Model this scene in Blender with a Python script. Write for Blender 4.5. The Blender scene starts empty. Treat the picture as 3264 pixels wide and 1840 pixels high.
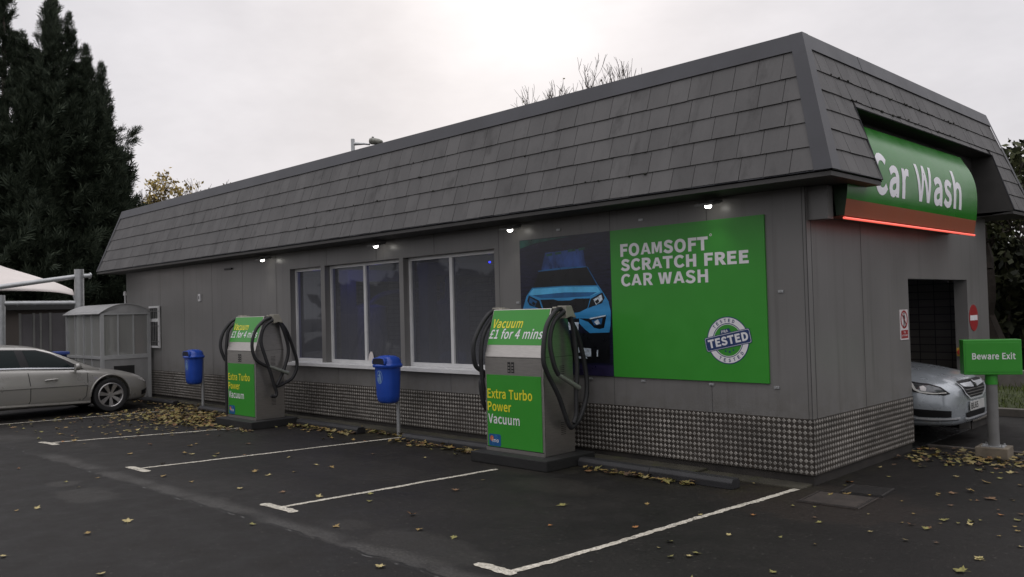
import bpy, bmesh, math, random, json
import numpy as np
from mathutils import Vector, Matrix
from mathutils.bvhtree import BVHTree
R = math.radians
sc = bpy.context.scene
COL = sc.collection
random.seed(7)

# ------------------------------------------------------------------ camera
cam = bpy.data.cameras.new("camera"); cam_ob = bpy.data.objects.new("camera", cam); COL.objects.link(cam_ob)
cam_ob.location = (3.7935, -7.8157, 1.76)
cam_ob.rotation_euler = (1.5967, 0.0265, 0.7873)
cam.sensor_width = 36.0; cam.lens = 2712.684 / 3264 * 36.0
cam.clip_start = 0.1; cam.clip_end = 1500
sc.camera = cam_ob

# ------------------------------------------------------------------ light: overcast dusk-ish sky, sun hidden in cloud ahead
SUN_EL, SUN_AZ = R(24), R(45)          # azimuth to the left (west) of +Y
sun_dir = Vector((-math.sin(SUN_AZ) * math.cos(SUN_EL), math.cos(SUN_AZ) * math.cos(SUN_EL), math.sin(SUN_EL)))
w = bpy.data.worlds.new("World"); sc.world = w; w.use_nodes = True
nt = w.node_tree; nt.nodes.clear()
def wn(t, **k):
    n = nt.nodes.new(t)
    for a, b in k.items(): setattr(n, a, b)
    return n
def wl(a, b): nt.links.new(a, b)
out = wn('ShaderNodeOutputWorld'); bg = wn('ShaderNodeBackground')
sky = wn('ShaderNodeTexSky', sky_type='NISHITA', sun_disc=False, sun_elevation=SUN_EL, sun_rotation=-SUN_AZ, air_density=1.0, dust_density=4.0)
tc = wn('ShaderNodeTexCoord')
nz = wn('ShaderNodeTexNoise'); nz.inputs['Scale'].default_value = 3.2; nz.inputs['Detail'].default_value = 5; nz.inputs['Roughness'].default_value = .62
mp = wn('ShaderNodeMapping'); mp.inputs['Scale'].default_value = (1, 1, 2.2)
wl(tc.outputs['Generated'], mp.inputs['Vector']); wl(mp.outputs[0], nz.inputs['Vector'])
cr = wn('ShaderNodeValToRGB'); cr.color_ramp.elements[0].position = .32; cr.color_ramp.elements[1].position = .72
cr.color_ramp.elements[0].color = (6.55, 6.40, 6.72, 1); cr.color_ramp.elements[1].color = (8.1, 7.88, 8.2, 1)
wl(nz.outputs[0], cr.inputs[0])
dot = wn('ShaderNodeVectorMath', operation='DOT_PRODUCT'); dot.inputs[1].default_value = (-.6515, .6874, .321)
nrm = wn('ShaderNodeVectorMath', operation='NORMALIZE'); wl(tc.outputs['Generated'], nrm.inputs[0]); wl(nrm.outputs[0], dot.inputs[0])
mx = wn('ShaderNodeMath', operation='MAXIMUM'); mx.inputs[1].default_value = 0; wl(dot.outputs['Value'], mx.inputs[0])
pw = wn('ShaderNodeMath', operation='POWER'); pw.inputs[1].default_value = 220; wl(mx.outputs[0], pw.inputs[0])
ml = wn('ShaderNodeMath', operation='MULTIPLY'); ml.inputs[1].default_value = 1.4; wl(pw.outputs[0], ml.inputs[0])
glow = wn('ShaderNodeMix', data_type='RGBA', blend_type='ADD'); glow.inputs[0].default_value = 1.0
sep = wn('ShaderNodeSeparateXYZ'); wl(nrm.outputs[0], sep.inputs[0])
zen = wn('ShaderNodeMapRange', interpolation_type='SMOOTHSTEP'); wl(sep.outputs[2], zen.inputs[0]); zen.inputs[1].default_value = .30; zen.inputs[2].default_value = 1.0; zen.inputs[3].default_value = 1.0; zen.inputs[4].default_value = 2.3
zm = wn('ShaderNodeVectorMath', operation='SCALE'); wl(cr.outputs[0], zm.inputs[0]); wl(zen.outputs[0], zm.inputs['Scale'])
wl(zm.outputs[0], glow.inputs[6]); gt = wn('ShaderNodeVectorMath', operation='SCALE'); gt.inputs[0].default_value = (.88, .95, 1.0); wl(ml.outputs[0], gt.inputs['Scale']); wl(gt.outputs[0], glow.inputs[7])
mix = wn('ShaderNodeMix', data_type='RGBA'); mix.inputs[0].default_value = .97
wl(sky.outputs[0], mix.inputs[6]); wl(glow.outputs[2], mix.inputs[7]); wl(mix.outputs[2], bg.inputs['Color'])
bg.inputs['Strength'].default_value = .105
wl(bg.outputs[0], out.inputs['Surface'])
sun = bpy.data.lights.new("sun", 'SUN'); sun.energy = .5; sun.angle = R(40); sun.color = (1, .96, .92)
sun_ob = bpy.data.objects.new("sun", sun); COL.objects.link(sun_ob)
sun_ob.rotation_euler = sun_dir.to_track_quat('Z', 'Y').to_euler()
sc.view_settings.view_transform = 'Standard'; sc.view_settings.look = 'None'
sc.view_settings.exposure = 0.0; sc.view_settings.gamma = 1.0
sc.cycles.max_bounces = 7; sc.cycles.transparent_max_bounces = 12

# ------------------------------------------------------------------ materials
def s2l(r, g, b):
    f = lambda c: ((c / 255 + .055) / 1.055) ** 2.4 if c > 10 else c / 255 / 12.92
    return (f(r), f(g), f(b))
class NT:
    def __init__(s, m):
        s.t = m.node_tree; s.b = s.t.nodes['Principled BSDF']; s.geo = s.n('ShaderNodeNewGeometry'); s.tc = s.n('ShaderNodeTexCoord')
    def n(s, t, **k):
        x = s.t.nodes.new(t)
        for a, b in k.items(): setattr(x, a, b)
        return x
    def put(s, sock, v):
        if hasattr(v, 'is_output'): s.t.links.new(v, sock)
        elif isinstance(v, (tuple, list)) and sock.type == 'RGBA': sock.default_value = (*v[:3], 1)
        else: sock.default_value = v
    def m(s, op, a, b=0.0, c=None, clamp=False):
        x = s.n('ShaderNodeMath', operation=op, use_clamp=clamp); s.put(x.inputs[0], a); s.put(x.inputs[1], b)
        if c is not None: s.put(x.inputs[2], c)
        return x.outputs[0]
    def noise(s, vec, scale, detail=3, rough=.5, out=0):
        x = s.n('ShaderNodeTexNoise'); s.put(x.inputs['Vector'], vec); x.inputs['Scale'].default_value = scale
        x.inputs['Detail'].default_value = detail; x.inputs['Roughness'].default_value = rough; return x.outputs[out]
    def ramp(s, v, lo, hi):
        x = s.n('ShaderNodeMapRange', interpolation_type='SMOOTHSTEP'); s.put(x.inputs[0], v); x.inputs[1].default_value = lo; x.inputs[2].default_value = hi
        return x.outputs[0]
    def mix(s, f, a, b, bt='MIX'):
        x = s.n('ShaderNodeMix', data_type='RGBA', blend_type=bt); s.put(x.inputs[0], f); s.put(x.inputs[6], a); s.put(x.inputs[7], b); return x.outputs[2]
    def xyz(s, v):
        x = s.n('ShaderNodeSeparateXYZ'); s.put(x.inputs[0], v); return x.outputs
    def bump(s, h, st=.3, d=.01):
        x = s.n('ShaderNodeBump'); x.inputs['Strength'].default_value = st; x.inputs['Distance'].default_value = d; s.put(x.inputs['Height'], h)
        s.t.links.new(x.outputs[0], s.b.inputs['Normal'])
MATS = {}
def mat(name, col=(.5, .5, .5), rough=.5, metal=0., var=.12, vs=6., bump=0., bs=40., spec=.5, coat=0., emit=None, es=1., island=0., stretch=None, dirt=None, coord='Object'):
    if name in MATS: return MATS[name]
    m = bpy.data.materials.new(name); m.use_nodes = True; N = NT(m); b = N.b
    vec = N.tc.outputs[coord]
    if stretch:
        q = N.n('ShaderNodeMapping'); q.inputs['Scale'].default_value = stretch; N.put(q.inputs[0], vec); vec = q.outputs[0]
    c = col
    if var:
        f = N.ramp(N.noise(vec, vs, 5, .6), .25, .75)
        c = N.mix(f, tuple(x * (1 - var) for x in col), tuple(min(1, x * (1 + var)) for x in col))
    if island:
        rnd = N.geo.outputs['Random Per Island']
        k = N.m('ADD', N.m('MULTIPLY', rnd, 2 * island), 1 - island)
        g = N.n('ShaderNodeCombineColor'); [N.put(g.inputs[i], k) for i in range(3)]
        c = N.mix(1.0, c, g.outputs[0], 'MULTIPLY')
    if dirt:
        dcol, dscale, lo, hi = dirt
        c = N.mix(N.ramp(N.noise(vec, dscale, 6, .65), lo, hi), c, dcol)
    N.put(b.inputs['Base Color'], c)
    r = N.m('ADD', N.m('MULTIPLY', N.noise(vec, vs * 2, 3), .16), rough - .08) if var else rough
    N.put(b.inputs['Roughness'], r); b.inputs['Metallic'].default_value = metal
    b.inputs['Specular IOR Level'].default_value = spec; b.inputs['Coat Weight'].default_value = coat; b.inputs['Coat Roughness'].default_value = .05
    if emit: b.inputs['Emission Color'].default_value = (*emit, 1); b.inputs['Emission Strength'].default_value = es
    if bump: N.bump(N.noise(vec, bs, 4, .6), bump, .01)
    MATS[name] = m; return m
def glass(name, tint=(.75, .8, .82), refl=1.0, rough=.02, body=None, bf=.0):
    if name in MATS: return MATS[name]
    m = bpy.data.materials.new(name); m.use_nodes = True; N = NT(m); t = N.t
    tr = N.n('ShaderNodeBsdfTransparent'); tr.inputs[0].default_value = (*tint, 1)
    gl = N.n('ShaderNodeBsdfGlossy'); gl.inputs['Roughness'].default_value = rough; gl.inputs[0].default_value = (.9 * refl, .95 * refl, refl, 1)
    fr = N.n('ShaderNodeFresnel'); fr.inputs[0].default_value = 1.5
    mx = N.n('ShaderNodeMixShader'); t.links.new(fr.outputs[0], mx.inputs[0]); t.links.new(tr.outputs[0], mx.inputs[1]); t.links.new(gl.outputs[0], mx.inputs[2])
    o = mx.outputs[0]
    if body:
        df = N.n('ShaderNodeBsdfDiffuse'); df.inputs[0].default_value = (*body, 1)
        m2 = N.n('ShaderNodeMixShader'); m2.inputs[0].default_value = bf; t.links.new(o, m2.inputs[1]); t.links.new(df.outputs[0], m2.inputs[2]); o = m2.outputs[0]
    t.links.new(o, t.nodes['Material Output'].inputs[0]); MATS[name] = m; return m

# ------------------------------------------------------------------ mesh helpers
class MB:
    def __init__(s): s.v = []; s.f = []; s.mi = []; s.cur = 0
    def add(s, vs, fs, m=None):
        o = len(s.v); s.v += [tuple(map(float, p)) for p in vs]; m = s.cur if m is None else m
        for f in fs: s.f.append([o + i for i in f]); s.mi.append(m)
        return s
    def box(s, x0, y0, z0, x1, y1, z1, m=None):
        v = [(x0,y0,z0),(x1,y0,z0),(x1,y1,z0),(x0,y1,z0),(x0,y0,z1),(x1,y0,z1),(x1,y1,z1),(x0,y1,z1)]
        return s.add(v, [(3,2,1,0),(4,5,6,7),(0,1,5,4),(1,2,6,5),(2,3,7,6),(3,0,4,7)], m)
    def quad(s, a, b, c, d, m=None): return s.add([a, b, c, d], [(0,1,2,3)], m)
    def poly(s, pts, m=None): return s.add(pts, [tuple(range(len(pts)))], m)
    def prism(s, pts, ext, m=None):
        n = len(pts); e = Vector(ext); v = [Vector(p) for p in pts]
        return s.add(v + [p + e for p in v], [tuple(range(n))[::-1], tuple(range(n, 2*n))] + [(i, (i+1) % n, n + (i+1) % n, n + i) for i in range(n)], m)
    def tube(s, pts, r, n=8, m=None, caps=True):
        pts = [Vector(p) for p in pts]; rs = r if isinstance(r, (list, tuple)) else [r] * len(pts)
        o = len(s.v); rings = []; up = None
        for i, p in enumerate(pts):
            t = (pts[min(i+1, len(pts)-1)] - pts[max(i-1, 0)]).normalized()
            if up is None: up = Vector((0,0,1)) if abs(t.z) < .9 else Vector((1,0,0))
            a = t.cross(up).normalized(); b = a.cross(t).normalized(); up = b
            rings.append([p + (a * math.cos(2*math.pi*k/n) + b * math.sin(2*math.pi*k/n)) * rs[i] for k in range(n)])
        vs = [q for rg in rings for q in rg]; fs = []
        for i in range(len(pts)-1):
            for k in range(n):
                k2 = (k+1) % n; fs.append((i*n+k, i*n+k2, (i+1)*n+k2, (i+1)*n+k))
        if caps: fs += [tuple(range(n))[::-1], tuple((len(pts)-1)*n + k for k in range(n))]
        return s.add(vs, fs, m)
    def lathe(s, prof, n=24, axis='z', c=(0,0,0), m=None, caps=True):
        vs = []; fs = []
        for (r, h) in prof:
            for k in range(n):
                a = 2*math.pi*k/n; x, y = r*math.cos(a), r*math.sin(a)
                p = (x, y, h) if axis == 'z' else ((x, h, y) if axis == 'y' else (h, x, y))
                vs.append((p[0]+c[0], p[1]+c[1], p[2]+c[2]))
        for i in range(len(prof)-1):
            for k in range(n):
                k2 = (k+1) % n; fs.append((i*n+k, i*n+k2, (i+1)*n+k2, (i+1)*n+k))
        if caps: fs += [tuple(range(n))[::-1], tuple((len(prof)-1)*n+k for k in range(n))]
        return s.add(vs, fs, m)
    def mesh(s, name, mats, smooth=None):
        me = bpy.data.meshes.new(name); me.from_pydata(s.v, [], s.f)
        for m in (mats if isinstance(mats, (list, tuple)) else [mats]): me.materials.append(m)
        me.polygons.foreach_set('material_index', s.mi)
        if smooth is not None:
            me.shade_smooth()
            if smooth < 170:
                bm = bmesh.new(); bm.from_mesh(me)
                for e in bm.edges:
                    if len(e.link_faces) == 2 and e.calc_face_angle(0) > R(smooth): e.smooth = False
                bm.to_mesh(me); bm.free()
        me.update(); return me
    def build(s, name, mats, parent=None, smooth=None, bevel=0, loc=None, rot=None):
        me = s.mesh(name, mats, smooth)
        if bevel:
            bm = bmesh.new(); bm.from_mesh(me)
            bmesh.ops.remove_doubles(bm, verts=bm.verts, dist=1e-5)
            bmesh.ops.bevel(bm, geom=[e for e in bm.edges if len(e.link_faces) == 2 and e.calc_face_angle(0) > R(30)], offset=bevel, segments=2, profile=.6, affect='EDGES', clamp_overlap=True)
            bm.to_mesh(me); bm.free(); me.update()
        o = bpy.data.objects.new(name, me); COL.objects.link(o)
        if parent: o.parent = parent
        if loc: o.location = loc
        if rot: o.rotation_euler = rot
        return o
def tag(o, label=None, cat=None, group=None, kind=None):
    if label: o['label'] = label
    if cat: o['category'] = cat
    if group: o['group'] = group
    if kind: o['kind'] = kind
    return o
def empty(name, loc, rz=0, label=None, cat=None, group=None):
    o = bpy.data.objects.new(name, None); COL.objects.link(o); o.location = loc; o.rotation_euler = (0, 0, rz); o.empty_display_size = .1
    return tag(o, label, cat, group)
def copy_tree(o, parent=None):
    c = o.copy(); COL.objects.link(c); c.parent = parent
    for ch in list(o.children): copy_tree(ch, c)
    return c
def apply_mods(o):
    dg = bpy.context.evaluated_depsgraph_get(); dg.update()
    me = bpy.data.meshes.new_from_object(o.evaluated_get(dg)); o.modifiers.clear(); o.data = me; return o
_tx = {}
# outlines of the letters used on the signs (advance, contours in 1/1000)
GLY = json.loads(r"""{"s":{"F":[193,[[35,0,68,0,68,115,166,115,166,143,68,143,68,229,183,229,183,257,35,257]]],"O":[260,[[130,-5,166,1,196,19,219,47,234,84,239,129,234,175,219,211,196,238,166,255,130,261,94,255,63,238,40,211,26,175,20,129,26,84,40,47,63,19,94,1],[130,24,104,29,83,42,67,64,57,94,54,129,57,165,67,193,83,215,104,228,130,233,156,228,177,215,193,193,203,165,206,129,203,94,193,64,177,42,156,29]]],"A":[213,[[1,0,34,0,59,78,153,78,177,0,211,0,124,257,88,257],[67,104,79,144,105,230,106,230,132,144,145,104]]],"M":[284,[[35,0,64,0,64,142,60,218,62,218,82,159,131,26,153,26,201,159,222,218,223,218,219,142,219,0,249,0,249,257,210,257,161,119,143,66,142,66,123,119,74,257,35,257]]],"S":[209,[[106,-5,136,-1,160,9,178,25,190,45,194,68,187,100,168,122,141,137,104,153,84,162,68,175,62,196,68,215,84,228,110,233,132,230,151,222,168,209,185,230,164,246,139,257,110,261,83,258,61,249,44,234,33,216,29,193,37,162,57,141,81,127,118,111,140,101,155,87,161,65,154,44,136,29,107,24,81,28,57,39,36,56,17,33,42,13,72,0]]],"T":[210,[[89,0,121,0,121,229,199,229,199,257,11,257,11,229,89,229]]],"C":[223,[[132,-5,163,0,189,12,211,32,193,53,176,37,156,27,133,24,106,29,84,42,68,64,57,93,54,129,57,165,68,193,85,215,107,228,134,233,155,230,172,221,187,209,204,230,187,245,163,257,134,261,97,255,66,238,42,211,26,174,20,128,26,82,41,45,65,18,96,1]]],"R":[222,[[68,135,68,230,111,230,145,226,166,212,173,185,166,157,145,140,111,135],[176,0,213,0,147,112,178,126,198,150,205,185,201,213,189,233,170,247,145,254,116,257,35,257,35,0,68,0,68,109,114,109]]],"H":[255,[[35,0,68,0,68,121,187,121,187,0,220,0,220,257,187,257,187,149,68,149,68,257,35,257]]],"E":[206,[[35,0,187,0,187,28,68,28,68,121,165,121,165,149,68,149,68,229,183,229,183,257,35,257]]],"W":[307,[[63,0,102,0,140,155,153,213,154,213,167,155,206,0,245,0,298,257,267,257,239,117,225,34,223,34,205,117,169,257,140,257,104,117,86,34,85,34,69,117,42,257,9,257]]],"D":[241,[[35,0,101,0,143,6,176,22,200,49,215,85,220,129,215,174,200,209,176,235,142,251,99,257,35,257],[68,27,68,230,97,230,129,226,155,214,173,193,183,165,187,129,183,94,173,65,155,44,129,31,97,27]]],"P":[222,[[35,0,68,0,68,102,110,102,141,105,168,114,187,130,200,152,204,181,200,211,187,232,167,246,141,254,109,257,35,257],[68,129,68,230,104,230,142,226,165,211,172,181,165,151,143,134,106,129]]],"K":[226,[[35,0,68,0,68,81,112,134,189,0,225,0,132,159,213,257,176,257,68,128,68,128,68,257,35,257]]],"I":[103,[[35,0,68,0,68,257,35,257]]],"V":[201,[[82,0,120,0,201,257,168,257,127,118,102,33,101,33,76,118,34,257,0,257]]],"a":[197,[[76,-5,99,-1,120,9,139,23,140,23,143,0,169,0,169,117,167,143,159,165,147,181,128,191,103,195,74,191,49,182,29,170,41,148,58,158,77,165,98,168,122,161,134,144,137,120,94,114,61,103,38,90,25,72,21,49,28,20,47,2],[85,21,68,24,56,34,51,51,59,73,87,89,137,99,137,46,120,32,103,24]]],"c":[179,[[107,-5,129,-2,150,7,169,19,155,41,142,31,127,25,110,22,79,31,59,57,51,95,59,133,80,159,111,168,125,166,137,160,149,152,165,173,150,184,132,192,110,195,81,191,56,178,36,158,23,130,18,95,23,60,35,33,54,12,79,0]]],"u":[213,[[88,-5,112,0,132,12,151,30,152,30,154,0,181,0,181,190,149,190,149,55,132,37,115,26,97,23,77,28,65,45,62,74,62,190,29,190,29,70,36,29,55,4]]],"m":[324,[[32,0,64,0,64,138,81,154,97,164,112,167,132,162,144,145,147,116,147,0,179,0,179,138,196,154,212,164,227,167,247,162,259,145,263,116,263,0,294,0,294,120,288,161,269,186,237,195,215,190,194,178,174,159,164,178,146,191,121,195,100,191,80,179,62,162,62,162,58,190,32,190]]],"x":[174,[[5,0,39,0,64,44,84,78,85,78,106,44,134,0,169,0,106,96,164,190,131,190,107,148,91,117,89,117,70,148,45,190,10,190,68,99]]],"r":[136,[[32,0,64,0,64,122,79,148,95,162,112,166,131,163,137,191,116,195,96,190,78,176,62,155,62,155,58,190,32,190]]],"t":[132,[[92,-5,127,2,121,27,99,21,82,26,72,38,70,58,70,164,121,164,121,190,70,190,70,244,43,244,40,190,9,188,9,164,38,164,38,59,43,25,60,3]]],"o":[212,[[106,-5,133,0,157,12,176,33,189,60,194,95,189,130,176,158,157,178,133,191,106,195,79,191,55,178,36,158,23,130,18,95,23,60,36,33,55,12,79,0],[106,22,77,31,58,57,51,95,58,133,77,159,106,168,135,159,154,133,161,95,154,57,135,31]]],"w":[281,[[62,0,99,0,126,102,139,157,141,157,154,103,181,0,220,0,272,190,241,190,213,80,202,27,200,27,187,80,157,190,126,190,96,80,83,27,82,27,70,80,42,190,9,190]]],"b":[216,[[116,-5,141,0,164,13,182,34,194,62,199,98,195,131,186,158,171,178,150,191,123,195,102,191,82,182,63,168,64,202,64,279,32,279,32,0,58,0,61,20,62,20,79,7,98,-2],[111,22,97,24,81,30,64,42,64,142,82,156,99,165,115,168,144,159,160,135,165,98,158,57,139,31]]],"e":[194,[[109,-5,133,-2,154,5,172,15,160,36,146,28,130,23,113,21,81,29,59,52,50,88,178,88,179,106,176,136,167,161,151,179,130,191,103,195,78,191,55,178,36,157,23,129,18,95,23,60,36,33,55,12,80,0],[49,110,59,142,79,163,104,169,129,163,146,143,151,110]]],"i":[96,[[32,0,64,0,64,190,32,190],[48,229,59,232,67,239,70,251,67,262,59,269,48,271,37,269,30,262,27,251,30,239,37,232]]],"£":[194,[[21,112,60,112,62,90,58,62,44,38,21,20,21,0,177,0,177,28,67,28,67,29,80,46,88,65,91,90,89,112,147,112,147,133,84,133,80,150,76,165,75,181,80,205,95,222,118,228,134,225,147,218,158,207,177,225,161,240,141,250,116,254,92,251,72,242,57,227,47,207,44,183,45,166,49,150,54,133,47,133,21,132]]],"1":[194,[[31,0,172,0,172,27,120,27,120,257,96,257,81,249,63,243,42,238,42,218,88,218,88,27,31,27]]],"f":[114,[[12,164,37,164,37,0,69,0,69,164,110,164,110,190,69,190,69,220,72,241,81,253,96,258,118,252,125,277,93,283,62,276,43,254,37,221,37,190,12,188]]],"4":[194,[[119,0,149,0,149,71,183,71,183,96,149,96,149,257,114,257,7,92,7,71,119,71],[119,96,40,96,99,184,119,222,121,222,119,175]]],"n":[214,[[32,0,64,0,64,138,82,154,98,164,116,167,137,162,149,145,152,116,152,0,184,0,184,120,178,161,159,186,126,195,102,191,81,179,62,162,62,162,58,190,32,190]]],"s":[164,[[82,-5,120,3,143,24,151,52,142,81,120,98,93,110,73,118,58,128,52,143,56,156,68,166,88,170,103,168,117,162,131,153,146,173,130,184,110,192,87,195,52,188,29,168,22,141,30,115,51,97,77,86,98,78,114,66,120,50,116,35,104,24,83,20,62,23,44,31,27,43,11,22,31,8,56,-1]]],"h":[213,[[32,0,64,0,64,138,82,154,98,164,116,167,137,162,149,145,152,116,152,0,184,0,184,120,178,161,159,186,126,195,102,191,81,179,63,163,64,202,64,279,32,279]]],"N":[253,[[35,0,66,0,66,135,65,162,64,189,62,215,63,215,91,162,185,0,218,0,218,257,187,257,187,123,188,96,189,69,192,42,190,42,162,95,68,257,35,257]]],"p":[217,[[32,-80,64,-80,64,-16,63,18,81,5,98,-2,116,-5,141,0,164,13,182,34,194,62,199,98,195,131,186,158,171,178,150,191,123,195,101,191,81,181,62,168,62,168,58,190,32,190],[111,22,97,24,81,30,64,42,64,142,82,156,99,165,115,168,144,159,160,135,165,98,158,57,139,31]]],"d":[217,[[97,-5,119,-1,138,9,155,22,156,22,159,0,185,0,185,279,153,279,153,206,154,173,138,185,121,192,101,195,76,191,53,178,35,157,23,129,19,95,22,60,32,33,49,12,71,0],[104,22,76,31,58,56,51,95,59,133,79,159,106,168,122,166,137,160,153,148,153,48,137,34,121,25]]],"B":[230,[[35,0,117,0,149,3,176,12,197,27,210,48,214,75,208,105,189,126,162,137,162,138,183,150,195,170,200,194,195,218,183,236,165,248,140,254,111,257,35,257],[68,148,68,231,107,231,141,227,161,214,168,190,161,167,141,153,106,148],[68,26,68,123,112,123,151,118,174,102,182,76,174,48,150,31,112,26]]],"L":[190,[[35,0,180,0,180,28,68,28,68,257,35,257]]],"6":[194,[[105,-5,128,-1,149,10,165,28,175,51,179,79,176,108,167,130,152,146,132,156,108,159,87,156,67,145,50,129,54,170,63,200,78,220,95,232,116,235,131,233,145,226,157,215,175,235,159,249,139,258,114,261,86,256,60,241,39,215,25,176,20,123,24,77,36,41,54,16,78,1],[50,103,68,122,86,132,103,136,128,129,144,109,149,79,143,48,128,28,105,21,78,30,59,58]]],"5":[194,[[92,-5,117,-1,140,10,159,28,171,53,176,83,172,114,161,137,144,153,123,162,98,165,84,164,72,161,60,155,67,229,163,229,163,257,39,257,30,137,47,126,61,134,75,139,90,141,118,134,137,114,143,83,136,50,116,29,89,22,62,26,42,37,26,50,9,29,30,13,56,0]]]}}""")
HEAVY = {'M': (1.0, [[0,0, 0,1, .30,1, .46,.44, .62,1, .92,1, .92,0, .70,0, .70,.62, .55,.10, .37,.10, .22,.62, .22,0]]), 'W': (1.24, [[0,1, .25,1, .355,.38, .48,1, .72,1, .845,.38, .95,1, 1.20,1, .985,0, .725,0, .60,.58, .475,0, .215,0]]),
         'A': (.95, [[0,0, .33,1, .60,1, .93,0, .68,0, .62,.20, .31,.20, .25,0], [.365,.38, .565,.38, .465,.72]])}
def text2d(s, bold=0., shear=0., font='s'):
    """flat glyph outlines of s as (verts, faces), lower-left at 0,0"""
    k = (s, bold, shear, font)
    if k in _tx: return _tx[k]
    G = GLY[font]; E = G['E'][1][0]; cap = max(E[1::2]) / 1000.
    x = 0.; v, f = [], []
    for ch in s:
        if ch == ' ': x += .42; continue
        adv, cont = G[ch]; g_ = (ch, bold)
        if bold >= .05 and ch in HEAVY:
            adv, cont = HEAVY[ch][0]*1000*cap - bold*600*cap, [[p*1000*cap for p in c] for c in HEAVY[ch][1]]
        if g_ not in _tx:
            cu = bpy.data.curves.new("lettering", 'CURVE'); cu.dimensions = '2D'; cu.fill_mode = 'BOTH'; cu.offset = 0 if bold >= .05 and ch in HEAVY else bold*(.6 if ch in 'WMwmA' else 1); cu.resolution_u = 1
            for c in cont:
                sp = cu.splines.new('POLY'); n = len(c)//2; sp.points.add(n-1); sp.use_cyclic_u = True
                for i in range(n): sp.points[i].co = (c[2*i]/1000./cap, c[2*i+1]/1000./cap, 0, 1)
            ob = bpy.data.objects.new("lettering", cu); COL.objects.link(ob)
            dg = bpy.context.evaluated_depsgraph_get(); dg.update()
            me = bpy.data.meshes.new_from_object(ob.evaluated_get(dg))
            _tx[g_] = ([(p.co.x, p.co.y) for p in me.vertices], [tuple(p.vertices) for p in me.polygons])
            bpy.data.objects.remove(ob); bpy.data.curves.remove(cu); bpy.data.meshes.remove(me)
        gv, gf = _tx[g_]; o = len(v)
        v += [(x + p[0] + shear*p[1], p[1]) for p in gv]; f += [tuple(o+i for i in q) for q in gf]
        x += adv/1000./cap + bold*1.6
    _tx[k] = (v, f); return v, f
def fit(s, x0, x1, y0, y1, bold=.02, shear=0., caps=None, font='s'):
    """s scaled into a box; caps = reference string whose height fills y0..y1 (for words with descenders)"""
    v, f = text2d(s, bold, shear, font); a = np.array(v)
    r = np.array(text2d(caps, bold, shear, font)[0]) if caps else a
    lo, hi = r[:, 1].min(), r[:, 1].max(); xl, xh = a[:, 0].min(), a[:, 0].max()
    return [((p[0]-xl)/(xh-xl)*(x1-x0)+x0, (p[1]-lo)/(hi-lo)*(y1-y0)+y0) for p in v], f
def grid_faces(vs, fs, step, axes=(0, 1)):
    """cut a flat 2-D face set into a grid so that it can be laid on a curved surface"""
    bm = bmesh.new(); bv = [bm.verts.new((p[0], p[1], 0)) for p in vs]
    for f in fs:
        try: bm.faces.new([bv[i] for i in f])
        except ValueError: pass
    a = np.array([p[:2] for p in vs]); lo, hi = a.min(0), a.max(0)
    for ax in axes:
        k = math.ceil(lo[ax] / step) * step
        while k < hi[ax]:
            no = [0, 0, 0]; no[ax] = 1; co = [0, 0, 0]; co[ax] = k
            bmesh.ops.bisect_plane(bm, geom=bm.verts[:] + bm.edges[:] + bm.faces[:], plane_co=co, plane_no=no, dist=1e-6); k += step
    bm.verts.index_update(); v = [tuple(x.co) for x in bm.verts]; f = [tuple(x.index for x in q.verts) for q in bm.faces]; bm.free(); return v, f
def bvh_of(o):
    me = o.data; return BVHTree.FromPolygons([v.co for v in me.vertices], [tuple(p.vertices) for p in me.polygons])
def decal(mb, bvh, poly, frame, step=.04, off=.004, m=None, faces=None, back=3.):
    """lay a flat polygon (2-D pts in frame (origin,u,v)) onto a body along the frame normal"""
    o, u, v = [Vector(q) for q in frame]; n = u.cross(v).normalized()
    vs, fs = grid_faces(poly, faces or [tuple(range(len(poly)))], step)
    res = []; ok = []
    for p in vs:
        q = o + u * p[0] + v * p[1]; h = bvh.ray_cast(q + n * back, -n)
        if h[0] is None: h = bvh.find_nearest(q)
        nn = h[1] if h[1].dot(n) > 0 else -h[1]
        res.append(h[0] + (n * .5 + nn * .5).normalized() * off)
    mb.add(res, fs, m)
def smooth_path(pts, n=6):
    P = [Vector(p) for p in pts]; out = []
    for i in range(len(P)-1):
        a, b, c, d = P[max(i-1, 0)], P[i], P[i+1], P[min(i+2, len(P)-1)]
        for k in range(n):
            t = k/n; out.append(.5*((2*b)+(c-a)*t+(2*a-5*b+4*c-d)*t*t+(3*b-a-3*c+d)*t**3))
    return out + [P[-1]]

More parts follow.
